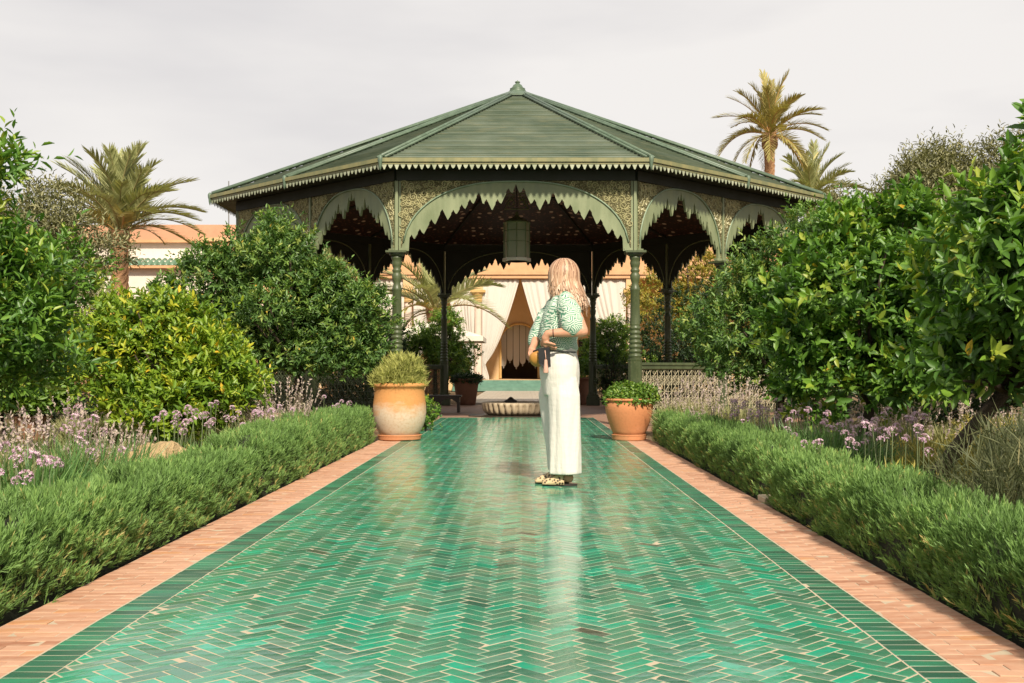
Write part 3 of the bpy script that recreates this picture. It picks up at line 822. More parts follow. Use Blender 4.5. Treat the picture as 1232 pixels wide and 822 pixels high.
# roof faces with lapped boards, hips, fascias, fringes
apex = Vector((0, 0, ZAPEX))
NC = 46
for i in range(12):
    p0 = Vector((*eav[i], ZEAVE)); p1 = Vector((*eav[(i+1)%12], ZEAVE))
    nrm = (p1-p0).cross(apex-p0).normalized()
    if nrm.z < 0: nrm = -nrm
    mb = MB()
    for k in range(NC):
        t0, t1 = k/NC*.985, (k+1)/NC*.985
        lift = nrm*0.022
        a, b = p0.lerp(apex, t0)+lift, p1.lerp(apex, t0)+lift
        c, d = p1.lerp(apex, t1)+nrm*0.004, p0.lerp(apex, t1)+nrm*0.004
        a2, b2 = p0.lerp(apex, t0), p1.lerp(apex, t0)
        sag = nrm*random.uniform(-.003, .004)
        tt = min(1, max(0, random.gauss(0.38, 0.42)))
        mb.add([a+sag, b+sag, c, d, a2, b2], [(0,1,2,3),(4,5,1,0)], tt)
    mb.build('roof_face', M['roof'], pav)
    e = (p1-p0); en = e.normalized(); outn = Vector((e.y, -e.x, 0)).normalized()
    if outn.dot(Vector((p0.x, p0.y, 0))) < 0: outn = -outn
    mb = MB()
    ia, ib = p0-outn*.01, p1-outn*.01
    for (za, zb, o0, o1) in ((-.062, -.028, 0.0, 0.020), (-.028, .028, 0.0, 0.042)):
        vs = []
        for q in (p0, p1):
            for oo in (o0-.03, o1):
                for zz in (za, zb): vs.append(q + (q*Vector((1,1,0)) if 0 else outn*oo) + Vector((0,0,zz)))
        mb.add(vs, [(0,1,5,4),(2,6,7,3),(1,3,7,5),(0,4,6,2),(0,2,3,1),(4,5,7,6)])
    mb.build('fascia', M['fascia'], pav)
    mb = MB(); L = e.length; nt = max(4, int(L/.0875)); st = L/nt
    for k in range(nt):
        c = p0 + en*((k+.5)*st) + outn*.012
        hw = st*.33; zt = -.064; ln = .070 if k % 2 == 0 else .054
        prof = [(-hw*1.2, zt+.004), (hw*1.2, zt+.004), (hw, zt-.018), (hw*.75, zt-.034), (hw*.25, zt-ln), (-hw*.25, zt-ln), (-hw*.75, zt-.034), (-hw, zt-.018)]
        v1 = [c+en*x+Vector((0,0,z))+outn*.003 for x, z in prof]; v2 = [c+en*x+Vector((0,0,z))-outn*.003 for x, z in prof]
        n = len(prof)
        mb.add(v1+v2, [tuple(range(n)), tuple(range(2*n-1, n-1, -1))] + [(j, n+j, n+(j+1)%n, (j+1)%n) for j in range(n)])
    mb.build('fringe', M['fringe'], pav)
    # hip with two rolls
    mb = MB(); hn = Vector((p0.x, p0.y, 0)).normalized(); side = hn.cross(Vector((0,0,1)))
    q0 = p0 + Vector((0,0,.05)); q1 = apex.lerp(p0, .02) + Vector((0,0,.05))
    for s, r, dz in ((-.060,.020,-.005),(.060,.020,-.005),(0,.028,.012)):
        mb.tube([q0+side*s+Vector((0,0,dz)), q1+side*s*.7+Vector((0,0,dz))], r, 8)
    mb.build('roof_hip', M['roof_hip'], pav, smooth=True)
    # corner leaf ornament
    mb = MB(); c = p0 + hn*.03
    mb.lathe([(.001,-.25),(.022,-.21),(.045,-.14),(.05,-.08),(.07,-.02),(.075,.05),(.055,.09),(.03,.11),(.001,.12)], 10)
    o = mb.build('corner_ornament', M['roof_hip'], pav, smooth=True); o.location = c; o.scale = (.5,.5,.62)
# top cap and finial
mb = MB(); k = .085
vs = [apex.lerp(Vector((*p, ZEAVE)), k)+Vector((0,0,.085)) for p in eav] + [apex.lerp(Vector((*p, ZEAVE)), k)+Vector((0,0,.05)) for p in eav] + [apex+Vector((0,0,.10))]
mb.add(vs, [(i,(i+1)%12,24) for i in range(12)] + [(12+i,12+(i+1)%12,(i+1)%12,i) for i in range(12)]); mb.build('roof_cap', M['roof_hip'], pav)
mb = MB(); mb.lathe([(.12,ZAPEX),(.125,ZAPEX+.03),(.105,ZAPEX+.075),(.11,ZAPEX+.085),(.085,ZAPEX+.09),(.075,ZAPEX+.12),(.06,ZAPEX+.155),(.03,ZAPEX+.18),(.024,ZAPEX+.19),(.036,ZAPEX+.20),(.036,ZAPEX+.22),(.014,ZAPEX+.23),(.001,ZAPEX+.25)], 16)
o = mb.build('finial', M['roof_hip'], pav, smooth=True); o.scale = (1.35,1.35,1.0)

# ================================================================== HANGING LANTERN
lan = thing('hanging_lantern', (0.0, 18.2, 2.62), 'eight-sided glass and metal lantern hanging under the pavilion arch', 'lantern')
mb = MB(); mb.lathe([(.235,0),(.235,.05),(.20,.052),(.20,0.0)], 8); mb.build('bottom_rim', M['wall_white'], lan)
t = NT('lantern_glass'); t.set((0.62,0.62,0.45), 0.3, spec=0.5); t.b.inputs['Transmission Weight'].default_value = 0.45; t.b.inputs['IOR'].default_value = 1.1
M['lantern_glass'] = t.m
for k in range(8):
    a0, a1 = 2*PI*k/8, 2*PI*(k+1)/8
    q = [(0.205*math.cos(a), 0.205*math.sin(a)) for a in (a0, a1)]
    mb = MB(); mb.tube([(q[0][0]*1.02, q[0][1]*1.02, .05), (q[0][0]*1.02, q[0][1]*1.02, .62)], .011, 6); mb.build('frame_bar', M['green'], lan)
    mb = MB()
    i0 = [(x*.96, y*.96) for x, y in q]
    mb.add([(q[0][0],q[0][1],.05),(q[1][0],q[1][1],.05),(q[1][0],q[1][1],.62),(q[0][0],q[0][1],.62),(i0[0][0],i0[0][1],.05),(i0[1][0],i0[1][1],.05),(i0[1][0],i0[1][1],.62),(i0[0][0],i0[0][1],.62)],
           [(0,1,2,3),(7,6,5,4),(0,4,5,1),(3,2,6,7)])
    mb.build('pane', M['lantern_glass'], lan)
    mb = MB()
    for zz in (.32, .50): mb.tube([(q[0][0],q[0][1],zz),(q[1][0],q[1][1],zz)], .006, 5)
    mb.build('crossbar', M['green'], lan)
mb = MB(); mb.lathe([(.22,.62),(.225,.635),(.20,.66),(.13,.70),(.06,.73),(.03,.76),(.03,.80),(.012,.82)], 8); mb.build('crown_top', M['green'], lan)
mb = MB()
for k in range(9): 
    z0 = .82+k*.026
    mb.tube([(.010*math.cos(a)*(1 if k%2 else 0), .010*math.cos(a)*(0 if k%2 else 1), z0+.016+.016*math.sin(a)) for a in [2*PI*j/8 for j in range(9)]], .004, 5, caps=False)
mb.tube([(0,0,1.05),(0,0,1.42)], .012, 6); mb.build('chain', M['dark_wood'], lan)
mb = MB()
for s in (-1, 1):
    for q in range(2):
        pts = []
        for j in range(22):
            a = j/21*2.6*PI; r = .085*(1-j/26)
            pts.append((s*(.10+.10*q*0 + r*math.cos(a)), .0+.003*q, .95+.10*q + r*math.sin(a)))
        mb.tube(pts, .007, 5)
mb.tube([(-.2,0,.86),(.2,0,.86)], .010, 6); mb.tube([(-.2,0,.86),(-.12,0,1.0),(0,0,1.16),(.12,0,1.0),(.2,0,.86)], .008, 6)
mb.build('scroll_bracket', M['fascia'], lan)

# ================================================================== FOUNTAIN, BENCH, POTS
fo = thing('fountain_basin', (0.0, 20.25, 0.0), 'low round fluted cream stone fountain basin inside the pavilion', 'fountain')
mb = MB(); mb.prism([(.95*math.cos(2*PI*k/8+PI/8), .95*math.sin(2*PI*k/8+PI/8)) for k in range(8)], -.05, .012); mb.build('plinth', M['dark_wood'], fo)
mb = MB(); mb.lathe([(.48,.013),(.56,.025),(.615,.07),(.645,.13),(.655,.19),(.65,.235),(.60,.245),(.57,.22),(.45,.15),(.2,.12),(.001,.115)], 192, flute=32, fl=.11, fz=(.015,.22))
mb.build('basin', M['stone'], fo, smooth=True)
t = NT('still_water'); t.set((0.02,0.05,0.04), 0.03, spec=0.5, bump=t.noise(9, 2), bump_s=0.05, bump_d=0.01); M['water'] = t.m
mb = MB(); mb.lathe([(.58,.195),(.001,.1951)], 40); mb.build('water', M['water'], fo)
mb = MB(); mb.lathe([(.10,.12),(.10,.24),(.13,.26),(.06,.30),(.03,.33),(.001,.34)], 14, c=(-.12,0)); mb.build('spout', M['dark_wood'], fo, smooth=True)

be = thing('wooden_bench', (-1.52, 21.7, 0.0), 'low dark wooden bench with arched legs beside a pavilion column', 'bench')
mb = MB(); mb.box((-.42,-.17,.30),(.42,.17,.335)); bevel(mb.build('seat', M['dark_wood'], be), .006)
for x in (-.37, -.02, .36):
    mb = MB(); mb.box((x-.025,-.15,0),(x+.025,-.10,.299)); mb.box((x-.025,.10,0),(x+.025,.15,.299)); mb.box((x-.024,-.099,.20),(x+.024,.099,.297)); mb.build('leg', M['dark_wood'], be)
for (xa, xb) in ((-.345, -.045), (.005, .335)):
    mb = MB(); n = 14; vs = []; fs = []
    for k in range(n+1):
        x = xa+(xb-xa)*k/n; z = .19 + .08*math.sin(PI*k/n)
        vs += [(x,-.16,z),(x,-.16,.298),(x,-.14,z),(x,-.14,.298)]
    for k in range(n):
        a, b = k*4, k*4+4; fs += [(a,b,b+1,a+1),(a+2,a+3,b+3,b+2),(a,a+2,b+2,b)]
    mb.add(vs, fs); mb.build('apron', M['dark_wood'], be)

def sprig_mound(name, parent, n, c, r, L, W, mat, up=0.5, jit=0.5, seed=1, leafy=False, k=7, zmin=None):
    """dome of fine sprigs (blades) or small leaves"""
    d = rand_dirs(n); d[:, 2] = np.abs(d[:, 2])*1.0 - 0.12
    d = unit(d); rr = RNG.uniform(0.55, 1.0, n)**0.6*(1+lump(d, seed)*0.8)
    P = np.array(c) + d*np.array(r)*rr[:, None]
    if zmin is not None: P[:, 2] = np.maximum(P[:, 2], zmin)
    D = unit(d + np.array([0, 0, up]) + RNG.normal(size=(n, 3))*jit*0.6)
    if leafy:
        PP = np.repeat(P, k, axis=0) + RNG.normal(size=(n*k, 3))*L*0.5
        DD = unit(np.repeat(D, k, axis=0)*0.6 + RNG.normal(size=(n*k, 3))*0.7)
        NN = unit(np.repeat(d, k, axis=0)+RNG.normal(size=(n*k, 3))*0.4+np.array([0,0,.4]))
        V, F = leaf_arrays(PP, DD, NN, L*RNG.uniform(.6, 1.2, n*k), W*RNG.uniform(.7, 1.2, n*k)); m = n*k
    else:
        PP = np.repeat(P, k, axis=0) - np.repeat(D, k, axis=0)*L*0.3 + np.repeat(D, k, axis=0)*(RNG.uniform(0, 1, (n*k, 1))*L*0.7)
        DD = unit(np.repeat(D, k, axis=0) + RNG.normal(size=(n*k, 3))*jit)
        V, F = blade_arrays(PP, DD, L*RNG.uniform(.5, 1.2, n*k), W, RNG.normal(size=(n*k, 3))*0.12); m = n*k
    tt = np.clip(np.repeat(RNG.normal(.5, .16, n), k)+RNG.normal(0, .12, m), 0, 1)
    return obj(name, quads_mesh(name, V, F, np.repeat(tt, 2)), mat, parent)

def pot(label, loc, prof, mat, plant, saucer=None, name='potted_plant', rim=True):
    p = thing(name, loc, label, 'potted plant')
    mb = MB(); mb.lathe(prof, 56); mb.build('pot', mat, p, smooth=True)
    zt = max(q[1] for q in prof); rt = prof[-1][0]
    mb = MB(); mb.lathe([(rt+.004, zt-.05),(rt*.6, zt-.03),(.001, zt-.02)], 24); mb.build('soil', M['potsoil'], p)
    if saucer:
        mb = MB(); mb.lathe(saucer, 48); mb.build('saucer', M['pot_orange'], p, smooth=False)
    plant(p, zt)
    return p
# tall bleached pot by the left edging
def pl(p, zt): sprig_mound('foliage', p, 1500, (0,0,zt-.02), (.29,.29,.29), .075, .008, M['pot_shrub'], up=1.0, jit=.42, seed=3, k=7, zmin=zt-.04)
pot('tall terracotta pot, orange above and bleached white below, holding a yellowish shrub', (-1.36, 13.1, 0.012),
    [(.215,.05),(.225,.06),(.262,.12),(.300,.22),(.316,.32),(.312,.42),(.298,.52),(.293,.585),(.298,.62),(.318,.63),(.322,.645),(.318,.665),(.30,.672),(.285,.66),(.275,.60)],
    M['pot_bleached'], pl, [(.235,0),(.25,.01),(.255,.04),(.262,.058),(.255,.066),(.22,.05)])
def pl(p, zt):
    sprig_mound('foliage', p, 900, (.01,0,zt-.03), (.31,.31,.19), .035, .022, M['leaf_bright'], up=.5, seed=5, leafy=True, k=6, zmin=zt-.07)
pot('wide orange terracotta pot with a fluted saucer and low bushy green plant', (1.36, 13.1, 0.012),
    [(.17,.05),(.185,.055),(.208,.11),(.238,.19),(.263,.27),(.279,.34),(.284,.39),(.279,.425),(.266,.45),(.270,.458),(.288,.466),(.290,.478),(.284,.489),(.265,.492),(.25,.475),(.24,.42)],
    M['pot_orange'], pl, [(.195,0),(.20,.01),(.205,.05),(.212,.06),(.205,.068),(.17,.05)])
def pl(p, zt): sprig_mound('foliage', p, 500, (0,0,zt-.06), (.38,.34,.13), .06, .03, M['leaf_dark'], up=.5, seed=6, leafy=True, k=5, zmin=zt-.14)
def prof_big(s): return [(.20*s,0),(.215*s,.01),(.235*s,.15*s),(.265*s,.35*s),(.288*s,.50*s),(.30*s,.56*s),(.325*s,.575*s),(.325*s,.61*s),(.30*s,.62*s),(.28*s,.58*s)]
pot('weathered brown terracotta pot with low dark green plant by the back columns beside the bench', (-1.24, 26.2, 0.0), prof_big(1.02), M['pot_brown'], pl)
def pl(p, zt): sprig_mound('foliage', p, 420, (0,0,zt+.12), (.34,.34,.32), .07, .035, M['leaf_bright'], up=.5, seed=8, leafy=True, k=6, zmin=zt-.05)
pot('brown terracotta pot with upright bright green plant behind the standing woman', (1.42, 26.4, 0.0), prof_big(1.05), M['pot_brown'], pl)
def pl(p, zt): sprig_mound('foliage', p, 900, (0,0,zt+.14), (.36,.36,.28), .08, .035, M['leaf_bright'], up=.6, seed=9, leafy=True, k=6, zmin=zt-.05)
pot('brown terracotta pot with lush bright leaves behind the lavender', (-5.05, 11.6, -.02), prof_big(.62), M['pot_brown'], pl)

# ================================================================== BUILDINGS BEHIND
def strip_panel(mb, pts, y0, y1, ztop):
    """wall piece whose lower edge follows pts (x,z)"""
    n = len(pts); vs = []; fs = []
    for x, z in pts: vs += [(x,y0,z),(x,y0,ztop),(x,y1,z),(x,y1,ztop)]
    for i in range(n-1):
        a, b = i*4, i*4+4; fs += [(a,b,b+1,a+1),(a+2,a+3,b+3,b+2),(a,a+2,b+2,b),(a+1,b+1,b+3,a+3)]
    fs += [(0,1,3,2),(4*n-4,4*n-2,4*n-1,4*n-3)]
    mb.add(vs, fs)
BY = 44.0
bl = thing('arcade_building', (0.0, BY, 0.0), 'ochre building with curtained arcade and cedar-coloured upper wall beyond the pavilion', 'building')
mb = MB(); mb.box((-12.5, 3.3, 0.4), (-0.85, 3.6, 6.0)); mb.box((0.75, 3.3, 0.4), (12.5, 3.6, 6.0))
arc = [(-.85, 2.0)] + [(-.05 + .80*math.cos(PI-PI*k/20), 2.0+.75*math.sin(PI*k/20)) for k in range(1, 20)] + [(.75, 2.0)]
strip_panel(mb, arc, 3.3, 3.6, 6.0)
mb.build('wall', M['wall_ochre'], bl)
mb = MB(); mb.tube([(-.86,3.27,.45),(-.86,3.27,2.0)] + [(-.05 + .83*math.cos(PI-PI*k/20), 3.27, 2.0+.78*math.sin(PI*k/20)) for k in range(0, 21)] + [(.78,3.27,.45)], .06, 6); mb.build('door_surround', M['capital_gold'], bl)
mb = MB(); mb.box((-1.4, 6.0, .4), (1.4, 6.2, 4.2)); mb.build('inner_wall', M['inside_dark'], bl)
mb = MB(); mb.box((-12.5, -0.5, .0), (12.5, 6.2, .42)); mb.build('terrace_floor', M['wall_ochre'], bl)
mb = MB(); mb.box((-12.5, 3.61, 6.001), (12.5, 6.2, 6.1)); mb.box((-12.6, 6.2, 0), (12.6, 6.5, 6.1)); mb.build('flat_roof', M['wall_ochre'], bl)
for (x, hw) in ((-1.68,0),(1.60,0),(-4.45,0),(4.40,0),(-7.3,0),(7.3,0),(-10.2,0),(10.2,0)):
    c = bpy.data.objects.new('column', None); c.empty_display_size = .05; c.location = (x, 0, .42); link(c, bl)
    mb = MB(); mb.box((-.20,-.20,0),(.20,.20,.12)); mb.lathe([(.19,.121),(.17,.16),(.155,.2),(.145,2.9),(.165,2.92),(.165,2.97),(.145,3.0),(.14,3.06)], 18); mb.build('shaft', M['shaft'], c, smooth=False)
    mb = MB(); mb.lathe([(.15,3.06),(.19,3.10),(.19,3.18),(.17,3.20),(.26,3.42),(.29,3.46)], 12); mb.box((-.30,-.30,3.461),(.30,.30,3.56)); mb.build('capital', M['capital_gold'], c)
    mb = MB(); mb.box((-.20,-.19,3.561),(.20,.19,4.02)); mb.build('impost', M['wall_ochre'], c)
mb = MB(); mb.box((-12.5,-.24,4.441),(12.5,.24,4.58)); mb.box((-12.5,-.30,4.581),(12.5,.30,4.70)); mb.box((-12.5,-.2,4.701),(12.5,3.29,4.74)); mb.build('beam', M['cedar'], bl)
mb = MB(); mb.box((-12.5,-.17,4.741),(12.5,3.29,5.9)); mb.build('upper_storey', M['cedar'], bl)
mb = MB(); mb.box((-12.6,-.27,5.901),(12.6,3.29,6.05)); mb.build('cornice', M['wall_ochre'], bl)
for k, (d, z) in enumerate(((2.2, .14), (1.65, .28), (1.1, .41))):
    mb = MB(); mb.box((-2.6, -.5-d*.55, (0 if k == 0 else (.14,.28)[k-1]+.001)), (2.6, -.501, z)); mb.build('step', M['teal'], bl)
for x in (-3.2, 3.1):
    wdw = bpy.data.objects.new('window', None); wdw.empty_display_size = .05; wdw.location = (x, 3.26, 1.35); link(wdw, bl)
    mb = MB(); mb.box((-.62,-.02,-.75),(.62,.02,.75)); mb.build('recess', M['lattice_dark'], wdw)
    mb = MB()
    for q in range(9): mb.tube([(-.6+q*.15,-.06,-.75),(-.6+q*.15,-.06,.75)], .018, 5)
    for q in range(4): mb.tube([(-.62,-.075,-.6+q*.4),(.62,-.075,-.6+q*.4)], .018, 5)
    mb.build('grille', M['lattice_dark'], wdw)
    mb = MB(); mb.box((-.75,-.12,-.90),(.75,.02,-.76)); mb.build('sill', M['cedar'], wdw)

def drape(label, xa, xb, xtie, z0=4.42, ztie=1.15, zend=.45, seed=1, y=BY-.05):
    """curtain hung from xa..xb, tied back at xtie"""
    r = random.Random(seed); mb = MB(); nu, nv = 60, 40; vs = []; fs = []
    ph = r.uniform(0, 6)
    for j in range(nv+1):
        v = j/nv
        z = z0 + (zend-z0)*v
        w = min(1.0, (z0-z)/(z0-ztie)); f = max(0.0, 1-w)**.62
        spread = max(f, .075) if z > ztie-.02 else .075 + .10*min(1, (ztie-z)/.5)
        for i in range(nu+1):
            u = i/nu
            near = xa + (xb-xa)*u
            x = xtie + (near-xtie)*spread
            amp = .040 + .03*(1-f)
            yy = amp*math.sin((u+.05*math.sin(u*7+ph))*2*PI*6+ph)*(.6+.4*math.sin(u*5+ph*3)) + .012*math.sin(u*2*PI*23+ph*2+v*3) - .10*math.sin(PI*min(1, w))*(1-abs(u-.5))
            zz = z - .10*(1-spread)*abs(near-xtie)
            vs.append((x, yy, zz))
    for j in range(nv):
        for i in range(nu):
            a = j*(nu+1)+i; fs.append((a, a+1, a+nu+2, a+nu+1))
    mb.add(vs, fs)
    o = mb.build('curtain', M['curtain'], None, (0, y, 0), smooth=True)
    m = o.modifiers.new('thick', 'SOLIDIFY'); m.thickness = .012
    return tag(o, label, 'curtain')
drape('white curtain tied to the left side of the central arcade bay', -1.55, -.03, -1.50, seed=1)
drape('white curtain falling behind the woman, right half of the central arcade bay', .03, 1.5, 1.45, seed=2)
drape('white curtain left of the honey capital column, behind the cream parasol', -3.0, -1.80, -1.86, seed=3)
drape('white curtain at the far left arcade bay behind the palm', -4.25, -3.1, -4.2, seed=4)
drape('white curtain in the arcade bay right of the woman, above the bushes', 2.4, 4.2, 4.15, seed=5)
drape('white curtain hanging next to the woman above the right bush', 1.75, 2.35, 1.82, seed=6)
drape('white curtain outside the left end column', -5.9, -4.6, -4.65, seed=7)
# pennant curtain in the doorway
mb = MB()
for k in range(6):
    x0 = -.86+k*.275; w = .255; zt = 2.9; zl = (.95, 1.18, .92, 1.05, 1.2, .95)[k]
    pts = [(x0, zt), (x0, zl+.25)] + [(x0+w/2-w/2*math.cos(PI*q/8), zl+.25-.25*math.sin(PI*q/8)**.7) for q in range(1, 8)] + [(x0+w, zl+.25), (x0+w, zt)]
    n = len(pts)
    yy = .02*math.sin(k*2.1)
    mb.add([(x, yy+.03*math.sin((x-x0)/w*PI), z) for x, z in pts]+[(x, yy+.02+.03*math.sin((x-x0)/w*PI), z) for x, z in pts],
           [tuple(range(n)), tuple(range(2*n-1,n-1,-1))]+[(j,n+j,n+(j+1)%n,(j+1)%n) for j in range(n)])
    mb.lathe([(.001, zl-.10),(.02, zl-.06),(.03, zl-.03),(.012, zl),(.012, zl+.06)], 8, c=(x0+w/2, yy+.01))
tag(mb.build('door_curtain', M['curtain'], None, (0, BY+3.75, 0)), 'sheer scalloped strips hanging in the arched doorway', 'curtain')

# far tiled path between pavilion and steps
mb = MB(); mb.box((-HT, 27.4, -.1), (HT, BY-1.75, .006)); o = mb.build('far_path', M['stone_slab']); tag(o, kind='structure')
rest = MB(); y = 27.42
while y < BY-1.85:
    x = -HT+.01
    while x < HT-.02:
        w = min(.13, HT-.01-x); rest.box((x, y, 0), (x+w-.006, y+.094, .012), random.random()*.6+.3); x += .13
    y += .1
o = rest.build('far_path_slabs', M['stone_slab'], bpy.data.objects['far_path']); tag(o, kind='stuff')

# left building
lb = thing('white_house', (-17.5, 48.0, 0.0), 'white plastered house with terracotta parapet and green tile coping behind the palm', 'building')
mb = MB(); mb.box((-14, 0, 0), (10.5, 8, 5.55)); mb.build('wall', M['wall_white'], lb)
mb = MB(); mb.box((-14, 1.2, 5.551), (10.5, 8, 6.45)); mb.build('upper_wall', M['wall_white'], lb)
mb = MB(); mb.box((-14.1, .9, 6.451), (10.6, 8.1, 6.56)); mb.build('cornice', M['cedar'], lb)
mb = MB(); mb.box((-14, 1.05, 6.561), (10.5, 8, 7.25)); mb.build('parapet', M['wall_terra'], lb)
mt = MB(); 
prof = [(.11*math.cos(PI*k/8), .11*math.sin(PI*k/8)) for k in range(9)]
vs = [(x, -.35, 5.32+z) for x, z in prof]+[(x, .35, 5.60+z) for x, z in prof]
mt.add(vs, [(j, j+1, 9+j+1, 9+j) for j in range(8)]+[tuple(range(8,-1,-1))]); ct = mt.mesh('roof_tile', True); ct.materials.append(M['coping'])
for k in range(96):
    o = bpy.data.objects.new('coping_tile', ct); o.location = (-13.8+k*.25, 0, 0); link(o, lb)
mb = MB(); mb.box((-14,-.38,5.20),(10.5,-.001,5.31)); mb.build('coping_ledge', M['cedar'], lb)
an = thing('roof_aerial', (-13.2, 50.0, 7.25), 'thin metal television aerial on the parapet beside the pavilion roof', 'antenna')
mb = MB(); mb.tube([(0,0,0),(0,0,2.1)], .025, 6); mb.build('mast', M['steel'], an)
mb = MB()
for z, w in ((1.85,.18),(1.6,.28),(1.2,.22),(.85,.32)): mb.tube([(-w*.4,0,z),(w,0,z)], .014, 5)
mb.build('crossbars', M['steel'], an)
# low garden walls far at the sides
for (xa, xb, y, lab) in ((-24, -6.2, 27.5, 'low terracotta garden wall seen between the left citrus trees'),):
    mb = MB(); mb.box((xa, y, -.1), (xb, y+.3, 1.0)); mb.box((xa-.04, y-.05, 1.001), (xb+.04, y+.35, 1.09)); o = mb.build('garden_wall', M['wall_terra']); tag(o, lab, 'wall')

# parasol near the arcade
ps = thing('parasol', (-2.55, 33.5, 0.0), 'square cream parasol open beside the bush beyond the pavilion', 'parasol')
mb = MB(); mb.tube([(0,0,0),(0,0,2.35)], .025, 8); mb.build('pole', M['dark_wood'], ps)
mb = MB(); hw = 1.5
vs = [(-hw,-hw,1.80),(hw,-hw,1.80),(hw,hw,1.80),(-hw,hw,1.80),(0,0,2.3),(-hw,-hw,1.66),(hw,-hw,1.66),(hw,hw,1.66),(-hw,hw,1.66)]
mb.add(vs, [(0,1,4),(1,2,4),(2,3,4),(3,0,4),(5,6,1,0),(6,7,2,1),(7,8,3,2),(8,5,0,3)]); o = mb.build('canopy', M['parasol'], ps); o.modifiers.new('thick','SOLIDIFY').thickness = .01
for k in range(4):
    a = PI/4+k*PI/2; mb = MB(); mb.tube([(0,0,2.2),(hw*1.38*math.cos(a),hw*1.38*math.sin(a),1.78)], .012, 5); mb.build('rib', M['dark_wood'], ps)
mb = MB(); mb.lathe([(.35,0),(.35,.06),(.06,.09),(.05,.3)], 16); mb.build('base', M['dark_wood'], ps)

# ================================================================== PALMS
def frond_mesh(name, droop, mat, seed, n=46, wid=.24):
    r = np.random.default_rng(seed)
    t = np.linspace(.16, .99, n)
    def c(t): return np.stack([t*(1-.12*droop*t*t), 0*t, .10*np.sin(PI*t*.6) - droop*t**2.3], axis=-1)
    P = c(t); T = unit(c(t+.01)-c(t-.01))
    Ps, Ds, Ls = [], [], []
    S = np.array([0., 1., 0.])
    for s in (-1, 1):
        up = unit(np.cross(T, np.broadcast_to(S, T.shape)))
        up = np.where(up[:, 2:3] < 0, -up, up)
        D = unit(T*(.55+.5*t[:, None]) + s*S*(.85-.35*t[:, None]) + up*(.42) + r.normal(size=(n, 3))*.09)
        L = wid*np.sin(np.clip(t*.98, .02, 1)*PI*.93)**.55*r.uniform(.85, 1.1, n)
        L = np.where(t < .24, L*.6, L)
        Ps.append(P); Ds.append(D); Ls.append(L)
    P, D, L = np.concatenate(Ps), np.concatenate(Ds), np.concatenate(Ls)
    side = unit(np.cross(D, np.tile(np.array([[0, 0.2, 1.]]), (len(P), 1))))
    V, F = blade_arrays(P, D, L, .020, np.tile(np.array([[0, 0, -.16]]), (len(P), 1)), side)
    tint = np.repeat(np.clip(r.normal(.5, .18, len(P)), 0, 1), 2)
    mi = np.zeros(len(F), int)
    # rachis
    mb = MB(); tt = np.linspace(0, .98, 12); pts = c(tt); mb.tube([tuple(p) for p in pts], [.013*(1-.85*x)+.002 for x in tt], 5)
    V2 = np.array([tuple(v) for v in mb.v]); F2 = np.array([f for f in mb.f if len(f) == 4])
    Vv = np.concatenate([V, V2]); Ff = np.concatenate([F, F2+len(V)])
    me = quads_mesh(name, Vv, Ff, np.concatenate([tint, np.full(len(F2), .5)]), np.concatenate([mi, np.ones(len(F2), int)]))
    me.materials.append(mat); me.materials.append(M['rachis'] if mat.name.startswith('golden') else M['rachis_green'])
    return me
FR = {k: [frond_mesh('frond', d, M[k], 20+i) for i, d in enumerate((.10, .22, .38, .58, .85))] for k in ('frond', 'frond_gold')}
def palm(label, base, zc, rt, flen, n, key, seed, trunk_r=.25, pit=(82, -12), dead=5, knob=False, lean=0.0):
    r = random.Random(seed)
    p = thing('palm_tree', base, label, 'palm')
    mb = MB(); h = zc-base[2]; k = max(14, int(h/.14)); nn = 16; vs = []; fs = []
    for i in range(k+1):
        z = h*i/k; tp = 1 + .35*max(0, 1-z/1.2) + (.25*max(0, 1-(h-z)/.7) if not knob else (.55 if 0.25 < h-z < 0.95 else (.25 if h-z <= .25 else 0)))
        for j in range(nn):
            a = 2*PI*j/nn + (PI/nn if i % 2 else 0)
            rr = trunk_r*tp*(1 + (.10 if (i+j) % 2 else -.06) + r.uniform(-.04, .04))
            vs.append((rr*math.cos(a)+lean*z, rr*math.sin(a), z))
    for i in range(k):
        for j in range(nn):
            j2 = (j+1) % nn; fs.append((i*nn+j, i*nn+j2, (i+1)*nn+j2, (i+1)*nn+j))
    mb.add(vs, fs); mb.build('trunk', M['palm_bark'], p)
    for i in range(n):
        f = i/(n-1); pitch = pit[0] + (pit[1]-pit[0])*f**.85 + r.uniform(-6, 6); yaw = i*137.5 + r.uniform(-14, 14)
        di = min(4, max(0, int(.6 + f*3.1 + r.uniform(-.4, .7))))
        key2 = 'frond_gold' if i >= n-dead else key
        o = bpy.data.objects.new('frond', FR[key2][di])
        o.matrix_local = Matrix.Translation((lean*h, 0, h-.05-.15*f)) @ Matrix.Rotation(R(yaw), 4, 'Z') @ Matrix.Rotation(-R(pitch), 4, 'Y') @ Matrix.Rotation(R(r.uniform(-25, 25)), 4, 'X') @ Matrix.Scale(flen*r.uniform(.85, 1.08)*(1 if f < .85 else .8), 4)
        link(o, p)
    return p
palm('stout date palm with grey-green fronds in front of the white house', (-13.75, 38.0, 0), 5.6, 1, 2.9, 46, 'frond', 1, .27, (87, 27), 6)
palm('tall slim palm with golden fronds rising above the pavilion roof', (13.5, 60.0, 0), 13.7, 1, 3.1, 34, 'frond_gold', 2, .26, (88, -14), 3, knob=True)
palm('shorter palm with pale fronds peeking over the right eave of the pavilion', (17.1, 65.0, 0), 11.0, 1, 2.9, 38, 'frond', 3, .28, (86, -2), 0)
palm('low palm with arching dry fronds between the pavilion and the arcade', (-2.65, 34.6, 0), 2.75, 1, 2.3, 26, 'frond', 4, .22, (72, 5), 7)
